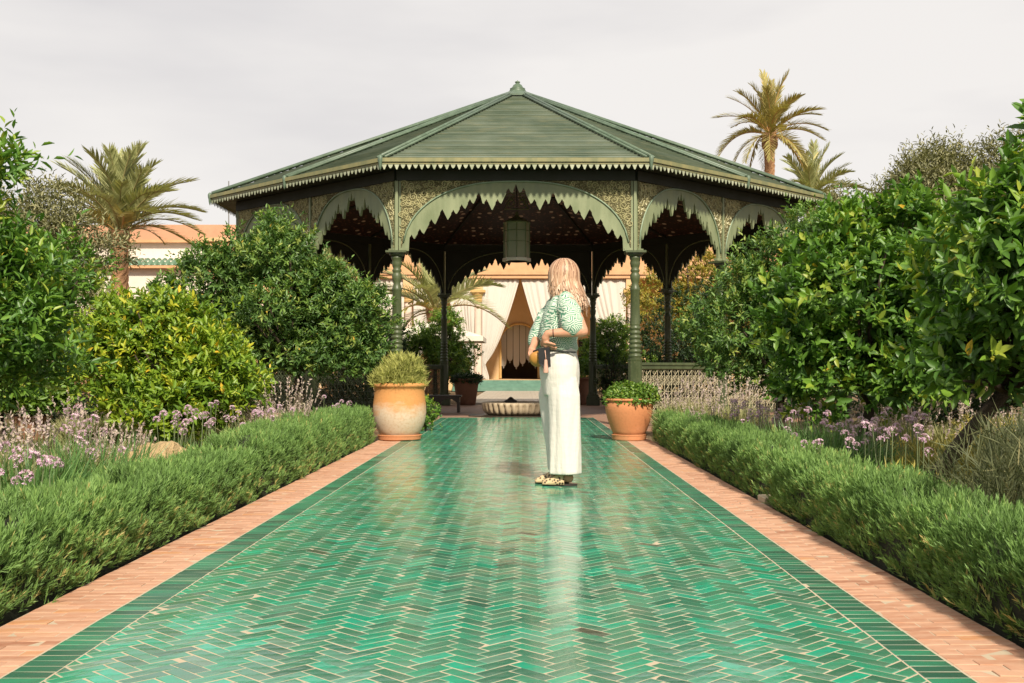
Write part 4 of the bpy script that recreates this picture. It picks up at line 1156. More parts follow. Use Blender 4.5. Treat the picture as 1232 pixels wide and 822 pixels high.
palm('small pale palm beyond the left railing of the pavilion', (-5.6, 33.0, 0), 3.1, 1, 2.0, 24, 'frond', 5, .2, (80, 5), 3)

# ================================================================== TREES
citrus_tree('glossy citrus tree with a long upright shoot at the near end of the left bed',
    [(-3.27,7.0,1.22,.42,.5,.42),(-3.52,7.1,1.52,.40,.5,.28),(-3.16,6.95,2.06,.15,.2,.10),(-3.50,7.0,1.98,.22,.25,.16),(-3.15,7.05,.92,.42,.5,.26),(-4.0,7.3,1.5,.7,.7,.65)],
    (-3.6,7.1,0), (-3.5,7.05,.75), 1750, .105, 1, M['leaf_citrus'], .055, up=.75, shoot=.20, wr=.30)
citrus_tree('bushy yellow-green citrus tree growing behind the sandy rock',
    [(-3.2,10.2,.86,.60,.6,.48),(-2.70,10.1,.92,.30,.35,.28),(-3.68,10.2,1.06,.32,.4,.30),(-3.22,10.2,1.12,.36,.4,.28),(-3.08,10.0,.55,.50,.45,.30),(-2.55,10.2,.72,.25,.3,.2)],
    (-3.15,10.2,0), (-3.15,10.2,.4), 2100, .095, 2, M['leaf_citrus_yellow'], .045, up=.5, shoot=.16, yellow=.015, wr=.36)
citrus_tree('large spreading citrus tree in front of the left pavilion columns',
    [(-3.29,15.3,2.48,0.44,0.4,0.4),(-3.36,15.3,1.82,0.78,0.7,0.62),(-4.45,15.3,1.86,0.57,0.5,0.5),(-3.86,15.3,2.36,0.33,0.35,0.31),(-2.19,15.25,1.48,0.52,0.5,0.48),(-2.77,15.25,1.78,0.44,0.5,0.44),(-3.7,15.3,1.13,0.83,0.5,0.37),(-2.43,15.3,1.01,0.65,0.5,0.31)],
    (-3.0,15.3,0), (-3.0,15.3,.75), 5800, .098, 3, M['leaf_citrus_deep'], .07, up=.6, shoot=.15, wr=.32)
citrus_tree('fine-leaved citrus tree beside the lattice railing on the right',
    [(2.62,13.0,1.28,.50,.6,.58),(3.04,13.0,1.80,.46,.5,.46),(3.56,13.0,2.22,.52,.5,.46),(3.35,13.0,1.2,.62,.55,.5),(3.95,13.1,1.8,.6,.6,.6),(3.0,13.0,.80,.45,.5,.34),(3.75,13.0,.85,.6,.5,.42)],
    (3.15,13.1,0), (3.15,13.1,.6), 4000, .085, 4, M['leaf_citrus_deep'], .06, up=.6, shoot=.14, wr=.34)
citrus_tree('broad citrus tree with dark glossy leaves over the lilac flowers on the right',
    [(2.95,9.2,1.25,.72,.7,.60),(2.70,9.2,1.70,.34,.35,.32),(3.36,9.3,1.80,.48,.5,.40),(3.25,9.1,.82,.50,.5,.26),(2.42,9.1,1.05,.34,.4,.38),(2.95,9.3,2.0,.22,.2,.22),(3.75,9.5,1.6,.5,.5,.55)],
    (2.86,9.25,0), (3.0,9.2,.55), 2350, .108, 5, M['leaf_citrus'], .05, up=.45, shoot=.16, yellow=.008, wr=.44)
citrus_tree('nearest right citrus tree with big leaves and a leaning dark trunk',
    [(3.08,6.3,1.28,.52,.55,.50),(2.80,6.2,1.72,.20,.22,.20),(3.15,6.3,1.72,.40,.45,.32),(2.85,6.4,.98,.36,.4,.22),(3.02,6.1,2.08,.14,.14,.16),(3.65,6.4,1.5,.6,.6,.6)],
    (2.62,7.15,0), (2.98,6.6,.72), 1250, .120, 6, M['leaf_citrus'], .05, up=.55, shoot=.18, yellow=.010, wr=.40)

def bush(label, blobs, base, n, L, mat, seed, name='shrub', cat='shrub', r0=.06, k=7, **kw):
    return citrus_tree(label, blobs, base, (base[0], base[1], blobs[0][2]-blobs[0][5]*.7), n, L, seed, mat, r0, cat, name=name, k=k, **kw)
bush('silvery olive tree standing highest behind the right citrus trees', [(8.5,21,3.8,1.15,1.1,1.0),(8.1,21,4.35,.6,.6,.55),(9.5,21,4.2,.9,.9,.8),(7.6,21.3,3.9,.7,.7,.6),(8.7,21,2.7,1.1,1.0,.9)], (8.6,21,0), 6400, .13, M['leaf_olive'], 11, 'olive_tree', 'tree', .1, wr=.24, shoot=.3, up=.7)
bush('smaller hazy olive tree behind the pavilion end of the right citrus trees', [(6.85,22.5,3.55,.85,.8,.75),(6.1,22.5,3.2,.6,.6,.6),(7.7,22.5,3.7,.7,.6,.7),(6.7,22.5,2.4,.9,.8,.8)], (6.7,22.5,0), 3600, .13, M['leaf_olive'], 12, 'olive_tree', 'tree', .08, wr=.24, shoot=.3, up=.7)
bush('dusty olive tree rising behind the near left citrus tree', [(-7.9,18,2.85,1.0,1.0,.75),(-8.9,18,2.9,.9,.9,.8),(-7.1,18,2.7,.7,.7,.5),(-7.9,18,1.9,1.1,1.0,.7)], (-8,18,0), 4600, .12, M['leaf_olive'], 13, 'olive_tree', 'tree', .09, wr=.24, shoot=.3, up=.7)
bush('bright green bush by the left back column of the pavilion', [(-2.1,29,1.55,.60,.6,.62),(-1.75,29,1.05,.55,.5,.5),(-2.6,29.2,1.2,.5,.5,.6)], (-2.2,29,0), 2200, .09, M['leaf_bright'], 14, shoot=.14)
bush('bright green bush right of the woman beyond the pavilion', [(2.3,28,1.35,.65,.6,.62),(1.95,28,.8,.45,.5,.5),(2.7,28.3,.8,.6,.5,.6)], (2.2,28,0), 2000, .09, M['leaf_bright'], 15, shoot=.14)
bush('dark evergreen mass beyond the right railing of the pavilion', [(4.1,29.5,1.3,1.25,1.0,1.3),(5.6,30,1.6,1.2,1.0,1.5),(3.3,29.5,.8,.7,.6,.8)], (4.3,29.6,0), 3600, .10, M['leaf_dark'], 16, shoot=.16)
bush('dark evergreen mass beyond the left railing of the pavilion', [(-4.4,28.6,1.2,1.2,1.0,1.2),(-5.8,29,1.1,1.2,1.0,1.1),(-3.3,28.4,1.0,.7,.7,.9)], (-4.6,28.7,0), 3200, .10, M['leaf_dark'], 17, shoot=.16)
bush('orange and yellow tree beyond the right side of the pavilion', [(4.6,36,3.0,1.1,1.0,.95),(5.7,36.5,3.9,1.1,1.0,1.0),(7.2,37,3.4,1.2,1.0,1.3),(5.6,36,2.2,1.3,1.0,.9)], (5.6,36.4,0), 3000, .12, M['leaf_autumn'], 18, 'autumn_tree', 'tree', .1, shoot=.2)
bush('small clipped round bush behind the wide orange pot', [(1.52,14.95,.27,.19,.19,.24)], (1.52,14.95,0), 420, .035, M['leaf_bright'], 19, r0=.015, k=8, shoot=.05)
bush('small leafy bush behind the tall bleached pot', [(-1.22,15.0,.22,.16,.16,.2)], (-1.22,15.0,0), 240, .05, M['leaf_citrus'], 20, r0=.012, k=7, shoot=.06)
bush('narrow dark shrub behind the pavilion between the bright bush and the railing', [(2.05,24.6,.75,.24,.24,.7)], (2.05,24.6,0), 520, .05, M['leaf_dark'], 21, r0=.03, k=8, shoot=.07, up=.9)
bush('dark low shrub row behind the cream lattice railing', [(3.0,24.0,.5,.9,.5,.55),(4.2,24.6,.55,.9,.5,.6),(5.3,22.5,.6,.7,.6,.7)], (4.0,24.2,0), 1500, .08, M['leaf_dark'], 26, r0=.03, shoot=.12)
bush('dark low shrub row behind the left railing of the pavilion', [(-3.2,24.2,.5,.8,.5,.55),(-4.2,24.6,.55,.9,.5,.6),(-5.3,22.5,.6,.7,.6,.7)], (-4.0,24.3,0), 1500, .08, M['leaf_dark'], 27, r0=.03, shoot=.12)
bush('dark evergreen tree outside the right corner of the pavilion', [(6.4,20.0,1.5,1.0,.9,1.2),(7.4,19.0,1.3,1.0,.9,1.1)], (6.8,19.6,0), 2200, .10, M['leaf_dark'], 28, 'evergreen_tree', 'tree', .07, shoot=.16)
bush('added dark shrubs in place of the under-tree shade behind the right citrus trunks', [(4.3,14.6,.55,.9,.5,.65),(5.6,14.0,.6,1.0,.6,.75),(4.6,12.2,.4,.7,.5,.5),(6.2,11.5,.6,1.0,.7,.8)], (5.0,14.0,0), 2000, .08, M['leaf_dark'], 31, r0=.03, shoot=.12)  # shrubs put in to give the darkness under the trees
bush('added dark shrubs in place of shade at the back of the left bed by the pavilion railing', [(-4.9,16.2,.55,.9,.5,.65),(-6.2,15.0,.6,1.0,.6,.75)], (-5.4,15.6,0), 1300, .08, M['leaf_dark'], 32, r0=.03, shoot=.12)  # same on the left: dark leaves stand in for shade
bush('added dark shrubs in place of shade behind the nearest right citrus tree', [(5.4,8.9,.5,.6,.6,.6),(5.4,7.6,.6,.8,.7,.8)], (5.4,8.2,0), 1100, .08, M['leaf_dark'], 33, r0=.03, shoot=.12)  # dark leaf mass added as shade behind the trunk
# far garden trees filling both sides
bush('dense dark garden tree far behind the left citrus trees', [(-9.5,25,1.4,1.5,1.2,1.2),(-7.6,25.5,1.1,1.2,1.0,1.0)], (-9,25.2,0), 2200, .11, M['leaf_citrus_yellow'], 22, 'garden_tree', 'tree', .08, shoot=.2)
bush('dense dark garden tree far behind the right citrus trees', [(9.6,26,1.7,1.7,1.2,1.5),(7.4,25.5,1.5,1.2,1.0,1.2)], (9,25.8,0), 2400, .11, M['leaf_dark'], 23, 'garden_tree', 'tree', .08, shoot=.2)
bush('citrus tree filling the gap behind the two right citrus trees', [(5.0,11.5,1.3,.9,.8,.9),(5.4,11.6,2.0,.7,.7,.6)], (5.1,11.5,0), 1800, .10, M['leaf_citrus_deep'], 24, 'citrus_tree', 'tree', .06, shoot=.16)
bush('shadowy citrus tree behind the near left citrus tree', [(-5.6,11.8,1.2,.9,.8,.8),(-5.2,11.9,1.7,.6,.6,.4)], (-5.5,11.8,0), 1600, .10, M['leaf_citrus'], 25, 'citrus_tree', 'tree', .06, shoot=.16)

# ================================================================== HEDGES
def hedge(label, s, y0, y1, h, w, x_in, dens, seed, L=.026):
    t = thing('rosemary_hedge', (s*(x_in+w/2), (y0+y1)/2, 0), label, 'hedge')
    cx, cy = s*(x_in+w/2), (y0+y1)/2
    ly = y1-y0
    # rounded bar for the twig mass, its dark tone standing in for inner shade
    mb = MB(); nx = 14; ny = int(ly/.12)
    prof = []
    for k in range(nx+1):
        a = PI*k/nx; prof.append((math.copysign(abs(math.cos(a))**.5, math.cos(a))*(w/2-.055), max(0, math.sin(a))**.5*(h-.06)))
    vs = []
    for j in range(ny+1):
        yy = -ly/2+.05+(ly-.1)*j/ny
        e = min(1, min(j, ny-j)/1.5+.72)
        for (x, z) in prof:
            q = 1+.06*math.sin(yy*5+x*9)+.05*math.sin(yy*11.3+z*17)
            vs.append((x*e*q, yy, -.03+z*e*q))
    n = nx+1; fs = [(j*n+k, j*n+k+1, (j+1)*n+k+1, (j+1)*n+k) for j in range(ny) for k in range(nx)]
    fs += [tuple(range(n-1,-1,-1)), tuple(ny*n+k for k in range(n))]
    mb.add(vs, fs); mb.build('dark_twig_core', M['twig_core'], t, smooth=True)
    # sprigs over the rounded surface
    def wob(y, x, z): return 1 + .05*np.sin(y*4.3+seed)+.04*np.sin(y*9.7+x*7+seed*2)+.035*np.sin(y*17+z*13)
    per = 2*h + w*.9
    n = int(dens*.62*ly*per)
    a = RNG.random(n); side_lo = h/per*0.92
    ang = np.where(a < side_lo, RNG.uniform(0, .42, n), np.where(a > 1-side_lo, PI-RNG.uniform(0, .42, n), RNG.uniform(.30, PI-.30, n)))
    ca, sa = np.cos(ang), np.sin(ang)
    x = np.sign(ca)*np.abs(ca)**.5*(w/2-.03)
    zz = np.where(a < side_lo, RNG.random(n)**.9*(h-.05), np.where(a > 1-side_lo, RNG.random(n)**.9*(h-.05), np.maximum(sa, 0)**.5*(h-.035)))
    x = np.where(a < side_lo, (w/2-.03)*(1-.25*(zz/h)**3), np.where(a > 1-side_lo, -(w/2-.03)*(1-.25*(zz/h)**3), x))
    y = RNG.uniform(-ly/2+.03, ly/2-.03, n)
    # rounded ends
    end = RNG.random(n) < .06*(1.2/ly+.35)
    y = np.where(end, np.sign(RNG.random(n)-.5)*(ly/2-.03), y); x = np.where(end, RNG.uniform(-w/2+.04, w/2-.04, n), x); zz = np.where(end, RNG.random(n)*(h-.04), zz)
    q = wob(y, x, zz)
    P = np.stack([x*q, y, np.maximum(.0, zz*q)], axis=1) 
    N = np.stack([x/(w/2), np.where(end, np.sign(y)*1.2, 0), np.clip((zz/h)**3*1.5, 0, 1.4)], axis=1)
    tuft = np.sin(P[:,1]*31+P[:,0]*23+seed)*np.sin(P[:,1]*19-P[:,2]*41+P[:,0]*37)
    depth = RNG.uniform(0, .035, n) - .024*tuft*(1-.5*np.clip((zz/h-.75)/.2, 0, 1)); P -= unit(N)*depth[:, None]
    topm = np.clip((zz/h-.75)/.2, 0, 1)[:, None]
    D = unit(unit(N)*(.70-.40*topm) + np.array([0, 0, 1.0]) + RNG.normal(size=(n, 3))*(.28-.10*topm))
    k = 13
    tp = np.tile(np.linspace(0, 1, k), n)[:, None]
    stem = np.repeat(RNG.uniform(.035, .07, n), k)[:, None]
    DS = np.repeat(D, k, axis=0)
    PP = np.repeat(P, k, axis=0) + DS*(stem*tp - .012)
    rad = unit(np.cross(DS, rand_dirs(n*k)))
    DD = unit(DS*(.75+.5*tp) + rad*(.75-.45*tp))
    V, F = blade_arrays(PP, DD, L*RNG.uniform(.75, 1.2, n*k), .0040, RNG.normal(size=(n*k, 3))*.06)
    base_t = .46 + .16*np.sin(P[:, 1]*3.1+seed)*np.sin(P[:, 0]*5+P[:, 1]*1.7) + RNG.normal(0, .19, n)
    low = (P[:, 2] < .16) & (RNG.random(n) < .10); base_t = np.where(low, .98, np.clip(base_t, 0, .92))
    tt = np.clip(np.repeat(base_t, k)+RNG.normal(0, .06, n*k)+.16*(tp[:, 0]-.5), 0, 1)
    obj('needles', quads_mesh('needles', V, F, np.repeat(tt, 2)), M['hedge'], t)
    return t
hedge('near clipped rosemary hedge along the left brick edging', -1, 1.2, 7.22, .345, .48, 1.60, 3000, 1)
hedge('farther clipped rosemary hedge running up to the tall bleached pot', -1, 7.42, 12.75, .425, .50, 1.59, 2200, 2)
hedge('near clipped rosemary hedge along the right brick edging', 1, 1.2, 6.93, .345, .48, 1.60, 3000, 3)
hedge('farther clipped rosemary hedge running up to the wide orange pot', 1, 7.14, 12.9, .375, .48, 1.60, 2200, 4)

# ================================================================== FLOWER BEDS
def blades_fan(n, spread, h, w, lean, base_r):
    a = RNG.uniform(0, 6.283, n); r = base_r*np.sqrt(RNG.random(n))
    P = np.stack([r*np.cos(a), r*np.sin(a), np.zeros(n)], axis=1)
    a2 = a + RNG.normal(0, .7, n); l = RNG.uniform(.1, 1, n)*lean
    D = unit(np.stack([np.cos(a2)*l, np.sin(a2)*l, np.ones(n)], axis=1))
    H = h*RNG.uniform(.6, 1.1, n)
    bend = np.stack([np.cos(a2)*l*.6, np.sin(a2)*l*.6, -l*.35], axis=1)
    return P, D, H, bend
def lavender(label, x, y, h, r, n_leaf=900, n_spike=60, pale=False, group=None):
    t = thing('lavender_plant', (x, y, -.03), label, 'lavender', group)
    P, D, H, bend = blades_fan(n_leaf, 1, h*.62, .006, .75, r*.55)
    P = P + D*(RNG.random((n_leaf, 1))*h*.34)
    V, F = blade_arrays(P, D, H*.60, .0105, bend*.5)
    obj('foliage', quads_mesh('foliage', V, F, np.repeat(np.clip(RNG.normal(.5, .2, n_leaf), 0, 1), 2)), M['lav_leaf'], t)
    P, D, H, bend = blades_fan(n_spike, 1, h, .006, .50, r*.5)
    tipb = P + D*(H*.78)[:, None]
    V1, F1 = blade_arrays(P, D, H*.8, .0035)
    k = 14
    TP = np.repeat(tipb, k, axis=0) + np.repeat(D, k, axis=0)*(np.tile(np.linspace(0, 1, k), n_spike)*np.repeat(H, k)*.20)[:, None]
    TD = unit(np.repeat(D, k, axis=0)*.8 + RNG.normal(size=(n_spike*k, 3))*.55)
    V2, F2 = blade_arrays(TP, TD, .022, .012)
    me = quads_mesh('flower_spikes', np.concatenate([V1, V2]), np.concatenate([F1, F2+len(V1)]), RNG.random(len(F1)+len(F2)), np.concatenate([np.zeros(len(F1), int), np.ones(len(F2), int)]))
    obj('flower_spikes', me, [M['lav_leaf'], M['lav_flower']], t)
    return t
GL = 'lavender along the left bed'; GRT = 'lavender along the right bed'
for (x, y, h, r, ns, lab) in ((-2.98,6.05,.66,.38,80,'tall faded lavender beneath the near left citrus tree'),(-2.78,6.75,.60,.36,70,'faded lavender between the near left citrus tree and the strap-leaved clumps'),
        (-3.35,6.45,.66,.38,70,'straw-coloured lavender at the edge of the near left citrus tree'),(-2.62,7.45,.46,.32,50,'low pinkish lavender next to the sandy rock on the citrus side'),
        (-2.20,10.3,.72,.44,110,'big pale lavender mound in front of the dark left railing'),(-2.62,10.9,.55,.32,50,'smaller lavender behind the big pale mound'),
        (-4.35,11.4,.62,.40,45,'grey-green lavender mound beside the brown leafy pot'),(-3.85,11.9,.5,.34,40,'pale lavender mound behind the yellow-green citrus tree')):
    lavender(lab, x, y, h*1.05, r, 2000, int(ns*.8))
for (x, y, h, r, ns, lab) in ((2.02,12.6,.78,.38,80,'tall faded lavender in front of the cream lattice'),(2.42,12.2,.74,.38,80,'faded lavender between lattice railing and fine-leaved citrus'),(2.05,11.5,.50,.32,60,'low lavender touching the far right hedge'),
        (3.55,10.2,.60,.40,70,'dry lavender seen under the broad right citrus crown'),(3.15,10.6,.52,.36,60,'lavender behind the trunk of the broad right citrus tree'),(4.0,9.8,.6,.40,60,'outer dry lavender beyond the leaning trunk'),
        (2.75,11.3,.5,.34,60,'lavender in the shade of the fine-leaved citrus tree'),(3.9,8.6,.55,.36,50,'violet lavender spikes above the yellow santolina')):
    lavender(lab, x, y, h*1.05, r, 2000, int(ns*.8))

for (x, y, h, r, ns, lab) in ((2.6,11.0,.5,.36,30,'grey-green lavender between the two thin trunks on the right'),(3.3,9.0,.45,.38,20,'grey-green lavender around the broad citrus trunk'),(2.75,9.5,.42,.34,20,'short lavender behind the dark strap-leaved clump'),
        (3.9,11.2,.5,.4,30,'dusty lavender at the back of the right bed under the fine-leaved citrus'),(-3.1,8.6,.46,.36,30,'grey-green lavender at the foot of the yellow-green citrus tree'),(-4.0,8.9,.5,.4,30,'grey-green lavender between the two left citrus trunks'),
        (-3.5,12.6,.5,.4,30,'dusty lavender under the large spreading citrus tree'),(-2.6,12.6,.48,.36,40,'pale lavender in front of the dark left lattice')):
    lavender(lab, x, y, h, r, 1600, ns)
for (x, y, h, r, ns, lab) in ((-3.05,5.5,.62,.36,60,'pale feathery lavender just inside the near left citrus tree'),(-3.4,5.9,.62,.36,50,'tall pale lavender nearest the end of the left bed'),(-2.72,5.15,.46,.32,40,'straw lavender close behind the lilac cluster on the left')):
    lavender(lab, x, y, h, r, 1800, ns)
# society-garlic clumps: strap leaves and lilac umbels
def umbel_mesh(seed):
    r = np.random.default_rng(seed); n = 13
    d = unit(r.normal(size=(n, 3))*np.array([1, 1, .7])+np.array([0, 0, .45]))
    Ps, Ds = [], []
    for i in range(n):
        c = d[i]*.026
        a = unit(np.cross(d[i], r.normal(size=3))[None])[0]; b = np.cross(d[i], a)
        for k in range(6):
            q = k*PI/3; Ps.append(c); Ds.append(unit((a*np.cos(q)+b*np.sin(q)+d[i]*.35)[None])[0])
    Ps, Ds = np.array(Ps), np.array(Ds)
    V, F = blade_arrays(Ps, Ds, .0135, .0075)
    V1, F1 = blade_arrays(np.zeros((n, 3)), d, .028, .003)
    S0 = np.array([[0.003*math.cos(a), .003*math.sin(a), z] for z in (-1, 0) for a in (0, PI/2, PI, 1.5*PI)])
    FS = np.array([[k, (k+1) % 4, 4+(k+1) % 4, 4+k] for k in range(4)])
    Vv = np.concatenate([V, V1, S0]); Ff = np.concatenate([F, F1+len(V), FS+len(V)+len(V1)])
    me = quads_mesh('flower', Vv, Ff, r.random(len(Ff)), np.concatenate([np.zeros(len(F), int), np.ones(len(F1)+4, int)]))
    me.materials.append(M['petal']); me.materials.append(M['stem'])
    return me
UM = [umbel_mesh(60+i) for i in range(5)]
def nl_big(n): return n > 350
def garlic(label, x, y, h, r, n_leaf, n_fl, fh):
    if nl_big(n_leaf) and abs(x) < 2.4: x += math.copysign(.16, x)
    t = thing('society_garlic', (x, y, -.03), label, 'flowering plant')
    P, D, H, bend = blades_fan(n_leaf, 1, h, .006, .75, r*.7)
    V, F = blade_arrays(P, D, H, .0110, bend*.9)
    obj('leaves', quads_mesh('leaves', V, F, np.repeat(np.clip(RNG.normal(.5, .2, n_leaf), 0, 1), 2)), M['strap'], t)
    for i in range(max(2, int(n_fl*(1.0 if x < 0 else 1.35)))):
        a = random.uniform(0, 6.28); q = r*.75*math.sqrt(random.random()); hh = fh*random.uniform(.8, 1.15)
        tilt = random.uniform(0, .22); az = random.uniform(0, 6.28)
        o = bpy.data.objects.new('flower', random.choice(UM))
        s = random.uniform(.75, 1.1)
        # stem length follows the height: unit stem scaled along z before the head
        rot = Matrix.Rotation(tilt, 4, Vector((math.cos(az), math.sin(az), 0)))
        o.matrix_local = Matrix.Translation((q*math.cos(a), q*math.sin(a), 0)) @ rot @ Matrix.Translation((0, 0, hh)) @ Matrix.Diagonal((s, s, s*1.0, 1))
        link(o, t)
    return t
for (x, y, h, r, nl, nf, fh, lab) in ((-2.62,6.15,.50,.36,420,4,.46,'strap-leaved clump with lilac flowers below the near left citrus tree'),
        (-2.30,6.65,.50,.36,460,5,.48,'dense strap-leaved clump with lilac flowers on the near side of the sandy rock'),
        (-2.32,5.75,.46,.34,420,3,.42,'strap-leaved clump right behind the near left hedge'),
        (-2.22,5.0,.30,.28,160,9,.43,'lilac flower cluster leaning over the near left hedge'),
        (-2.75,7.0,.34,.32,200,10,.55,'pale lilac flowers massed in front of the faded lavender'),
        (-2.50,8.3,.32,.28,160,9,.48,'lilac flowers just behind the sandy rock'),
        (-2.22,8.85,.32,.30,160,10,.50,'lilac flowers between the rock and the big pale lavender'),
        (-2.65,9.2,.32,.28,140,7,.52,'lilac flowers under the yellow-green citrus tree'),
        (-2.05,9.6,.28,.22,120,7,.48,'lilac flowers at the foot of the big pale lavender'),
        (-2.0,12.1,.26,.24,110,6,.50,'few lilac flowers near the dark left railing')):
    garlic(lab, x, y, h*1.0, r, int(nl*1.5), nf, fh*1.0)
for (x, y, h, r, nl, nf, fh, lab) in ((2.12,8.75,.50,.36,460,4,.48,'dark strap-leaved clump under the broad right citrus tree'),
        (2.45,8.35,.50,.36,460,5,.50,'strap-leaved clump with lilac flowers by the broad citrus trunk'),
        (2.12,8.0,.48,.36,460,4,.44,'strap-leaved clump just behind the break in the right hedge'),
        (2.16,7.1,.32,.28,200,8,.46,'bright lilac flower cluster behind the near right hedge'),
        (2.30,6.5,.32,.28,200,8,.48,'lilac flower cluster at the foot of the leaning trunk'),
        (2.62,7.6,.36,.30,220,7,.52,'lilac flowers beside the leaning dark trunk'),
        (2.15,10.3,.34,.30,170,9,.54,'small lilac flowers between the two right citrus trees'),
        (2.48,10.0,.34,.30,170,9,.56,'lilac flowers around the thin trunks on the right'),
        (2.12,9.5,.26,.22,140,6,.48,'lilac flowers close to the far right hedge'),
        (2.9,8.1,.34,.30,160,6,.5,'lilac flowers behind the leaning dark trunk')):
    garlic(lab, x, y, h*1.0, r, int(nl*1.5), nf, fh*1.0)
def mound(label, x, y, r, h, n, mat, L=.05, W=.006, name='low_shrub', cat='shrub', up=.6):
    t = thing(name, (x, y, -.03), label, cat)
    sprig_mound('foliage', t, n, (0,0,0), (r, r, h), L, W, mat, up=up, jit=.5, seed=int(abs(x*100))); return t
mound('yellow santolina mound at the foot of the near right hedge', 2.16, 5.85, .24, .36, 420, M['santolina'], .05, .005)
mound('yellow santolina mound behind the grey spiky shrub', 2.9, 7.4, .45, .34, 700, M['santolina'], .06, .006)
mound('sunlit yellow santolina mound beyond the leaning trunk', 3.5, 7.9, .5, .40, 800, M['santolina'], .06, .006)
mound('wide bright santolina mound at the outer side of the right bed', 4.15, 9.3, .55, .42, 900, M['santolina'], .06, .006)
mound('second bright santolina mound beyond the dry lavender', 4.6, 10.1, .55, .42, 800, M['santolina'], .06, .006)
mound('straw-yellow santolina mound under the broad citrus crown', 3.3, 8.7, .45, .36, 600, M['santolina'], .06, .006)
mound('grey spiky rosemary bush overhanging the near right hedge', 2.30, 4.85, .36, .58, 620, M['shrub_grey'], .11, .005, up=1.0)
mound('grey-green spiky bush next to the nearest right citrus tree', 2.55, 5.4, .36, .56, 560, M['shrub_grey'], .11, .005, up=1.0)
mound('small grey spiky bush at the end of the near right hedge', 2.36, 4.1, .30, .50, 420, M['shrub_grey'], .11, .005, up=1.0)
mound('straw-coloured low bush behind the near left hedge', -2.42, 7.55, .24, .26, 300, M['santolina'], .05, .006)
mound('low grey-green bush between the pot and the left citrus trees', -3.3, 12.2, .4, .4, 420, M['lav_leaf'], .07, .006)

# rock and small stone
def rock(name, label, loc, s, seed, mat):
    bm = bmesh.new(); bmesh.ops.create_icosphere(bm, subdivisions=4, radius=1)
    r = np.random.default_rng(seed)
    W = r.normal(size=(14, 3))*np.linspace(1.2, 9, 14)[:, None]; ph = r.uniform(0, 6, 14)
    for v in bm.verts:
        d = np.array(v.co); k = 1+sum(np.sin(W[i] @ d+ph[i])*.16/(1+i*.35) for i in range(14))
        v.co = Vector((d[0]*s[0], d[1]*s[1], max(-.3, d[2])*s[2]))*k
    me = bpy.data.meshes.new(name); bm.to_mesh(me); bm.free()
    o = obj(name, me, mat, None, loc); tag(o, label, 'rock'); return o
rock('boulder', 'sandy layered boulder half hidden behind the near left hedge', (-2.33, 7.25, .14), (.34,.26,.22), 3, M['rock'])
mb = MB(); mb.prism([(1.615,6.92),(1.90,6.95),(1.88,7.15),(1.615,7.13)], -.02, .042, bev=.008); o = mb.build('kerb_stone', M['stone']); tag(o, 'small cream stone block in the break of the right hedge', 'stone')

# ground cover between the plants
def cover(name, label, n, lo, hi, mat, seed):
    r = np.random.default_rng(seed)
    sx = np.where(r.random(n) < .5, -1, 1); gx = sx*(2.12+5.2*r.random(n)**1.5); gy = r.uniform(2.6, 17, n)
    P = np.stack([gx, gy, np.full(n, -.035)], axis=1)
    P = P[(np.abs(P[:, 0]) < 3.2) | (P[:, 1] < 15.5)]; n = len(P); k = 7
    P = np.repeat(P, k, axis=0)+r.normal(size=(n*k, 3))*np.array([.035,.035,0])
    D = unit(r.normal(size=(n*k, 3))*.5+np.array([0,0,1]))
    V, F = blade_arrays(P, D, r.uniform(lo, hi, n*k), .009, r.normal(size=(n*k, 3))*.25)
    o = obj(name, quads_mesh(name, V, F, np.repeat(r.random(n*k), 2)), mat); return tag(o, label, 'ground cover', kind='stuff')
cover('dry_grass', 'thin dry grass scattered over both beds', 3000, .05, .20, M['santolina'], 1)
cover('ground_cover', 'low green ground cover over both beds', 7000, .06, .22, M['strap'], 2)
cover('grey_ground_cover', 'low grey-green ground cover over both beds', 5000, .08, .26, M['lav_leaf'], 3)

# ================================================================== PERSON
PX, PY = 0.359, 8.02
person = thing('person', (PX, PY, 0.012), 'standing woman in green patterned shirt and white wide-leg trousers looking away, hand on hip', 'person')
person.scale = (.985, .985, .985)
# materials
t = NT('skin'); nz = t.noise(14, 4)
M['skin'] = t.set(t.mix(nz, (0.47,0.225,0.135), (0.56,0.30,0.195)), 0.5, spec=0.35); t.b.inputs['Subsurface Weight'].default_value = 0.12; t.b.inputs['Subsurface Radius'].default_value = (.01,.004,.002); t.b.inputs['Subsurface Scale'].default_value = 1.0
t = NT('white_twill'); z = t.xyz()[2]
fold = t.noise(7, 4, t.map((2.2,2.2,.45))); fine = t.noise(220, 2); cr = t.noise(16, 4, t.map((.8,.8,2.4)))
M['trouser'] = t.set(t.mix(t.noise(3, 4), (0.60,0.57,0.52), (0.66,0.63,0.58)), 0.85, spec=0.15, bump=t.math('ADD', t.math('ADD', fold, t.math('MULTIPLY', cr, .15)), t.math('MULTIPLY', fine, .03)), bump_s=0.55, bump_d=0.03)
t = NT('green_palm_print')
mp = t.map((1,1,1))
vr = t.n.new('ShaderNodeTexVoronoi'); vr.inputs['Scale'].default_value = 30; t.l.new(mp, vr.inputs['Vector'])
sep = t.n.new('ShaderNodeSeparateColor'); t.l.new(vr.outputs['Color'], sep.inputs[0])
ang = t.math('MULTIPLY', sep.outputs[0], 6.283)
xx = t.xyz(mp)
hx = t.math('ADD', xx[0], xx[1])
ph = t.math('ADD', t.math('MULTIPLY', hx, t.math('COSINE', ang)), t.math('MULTIPLY', xx[2], t.math('SINE', ang)))
st = t.math('SINE', t.math('MULTIPLY', ph, 470.0))
mask = t.mrange(st, -.25, .25, 0, 1)
c = t.mix(mask, (0.085,0.235,0.150), (0.60,0.66,0.56))
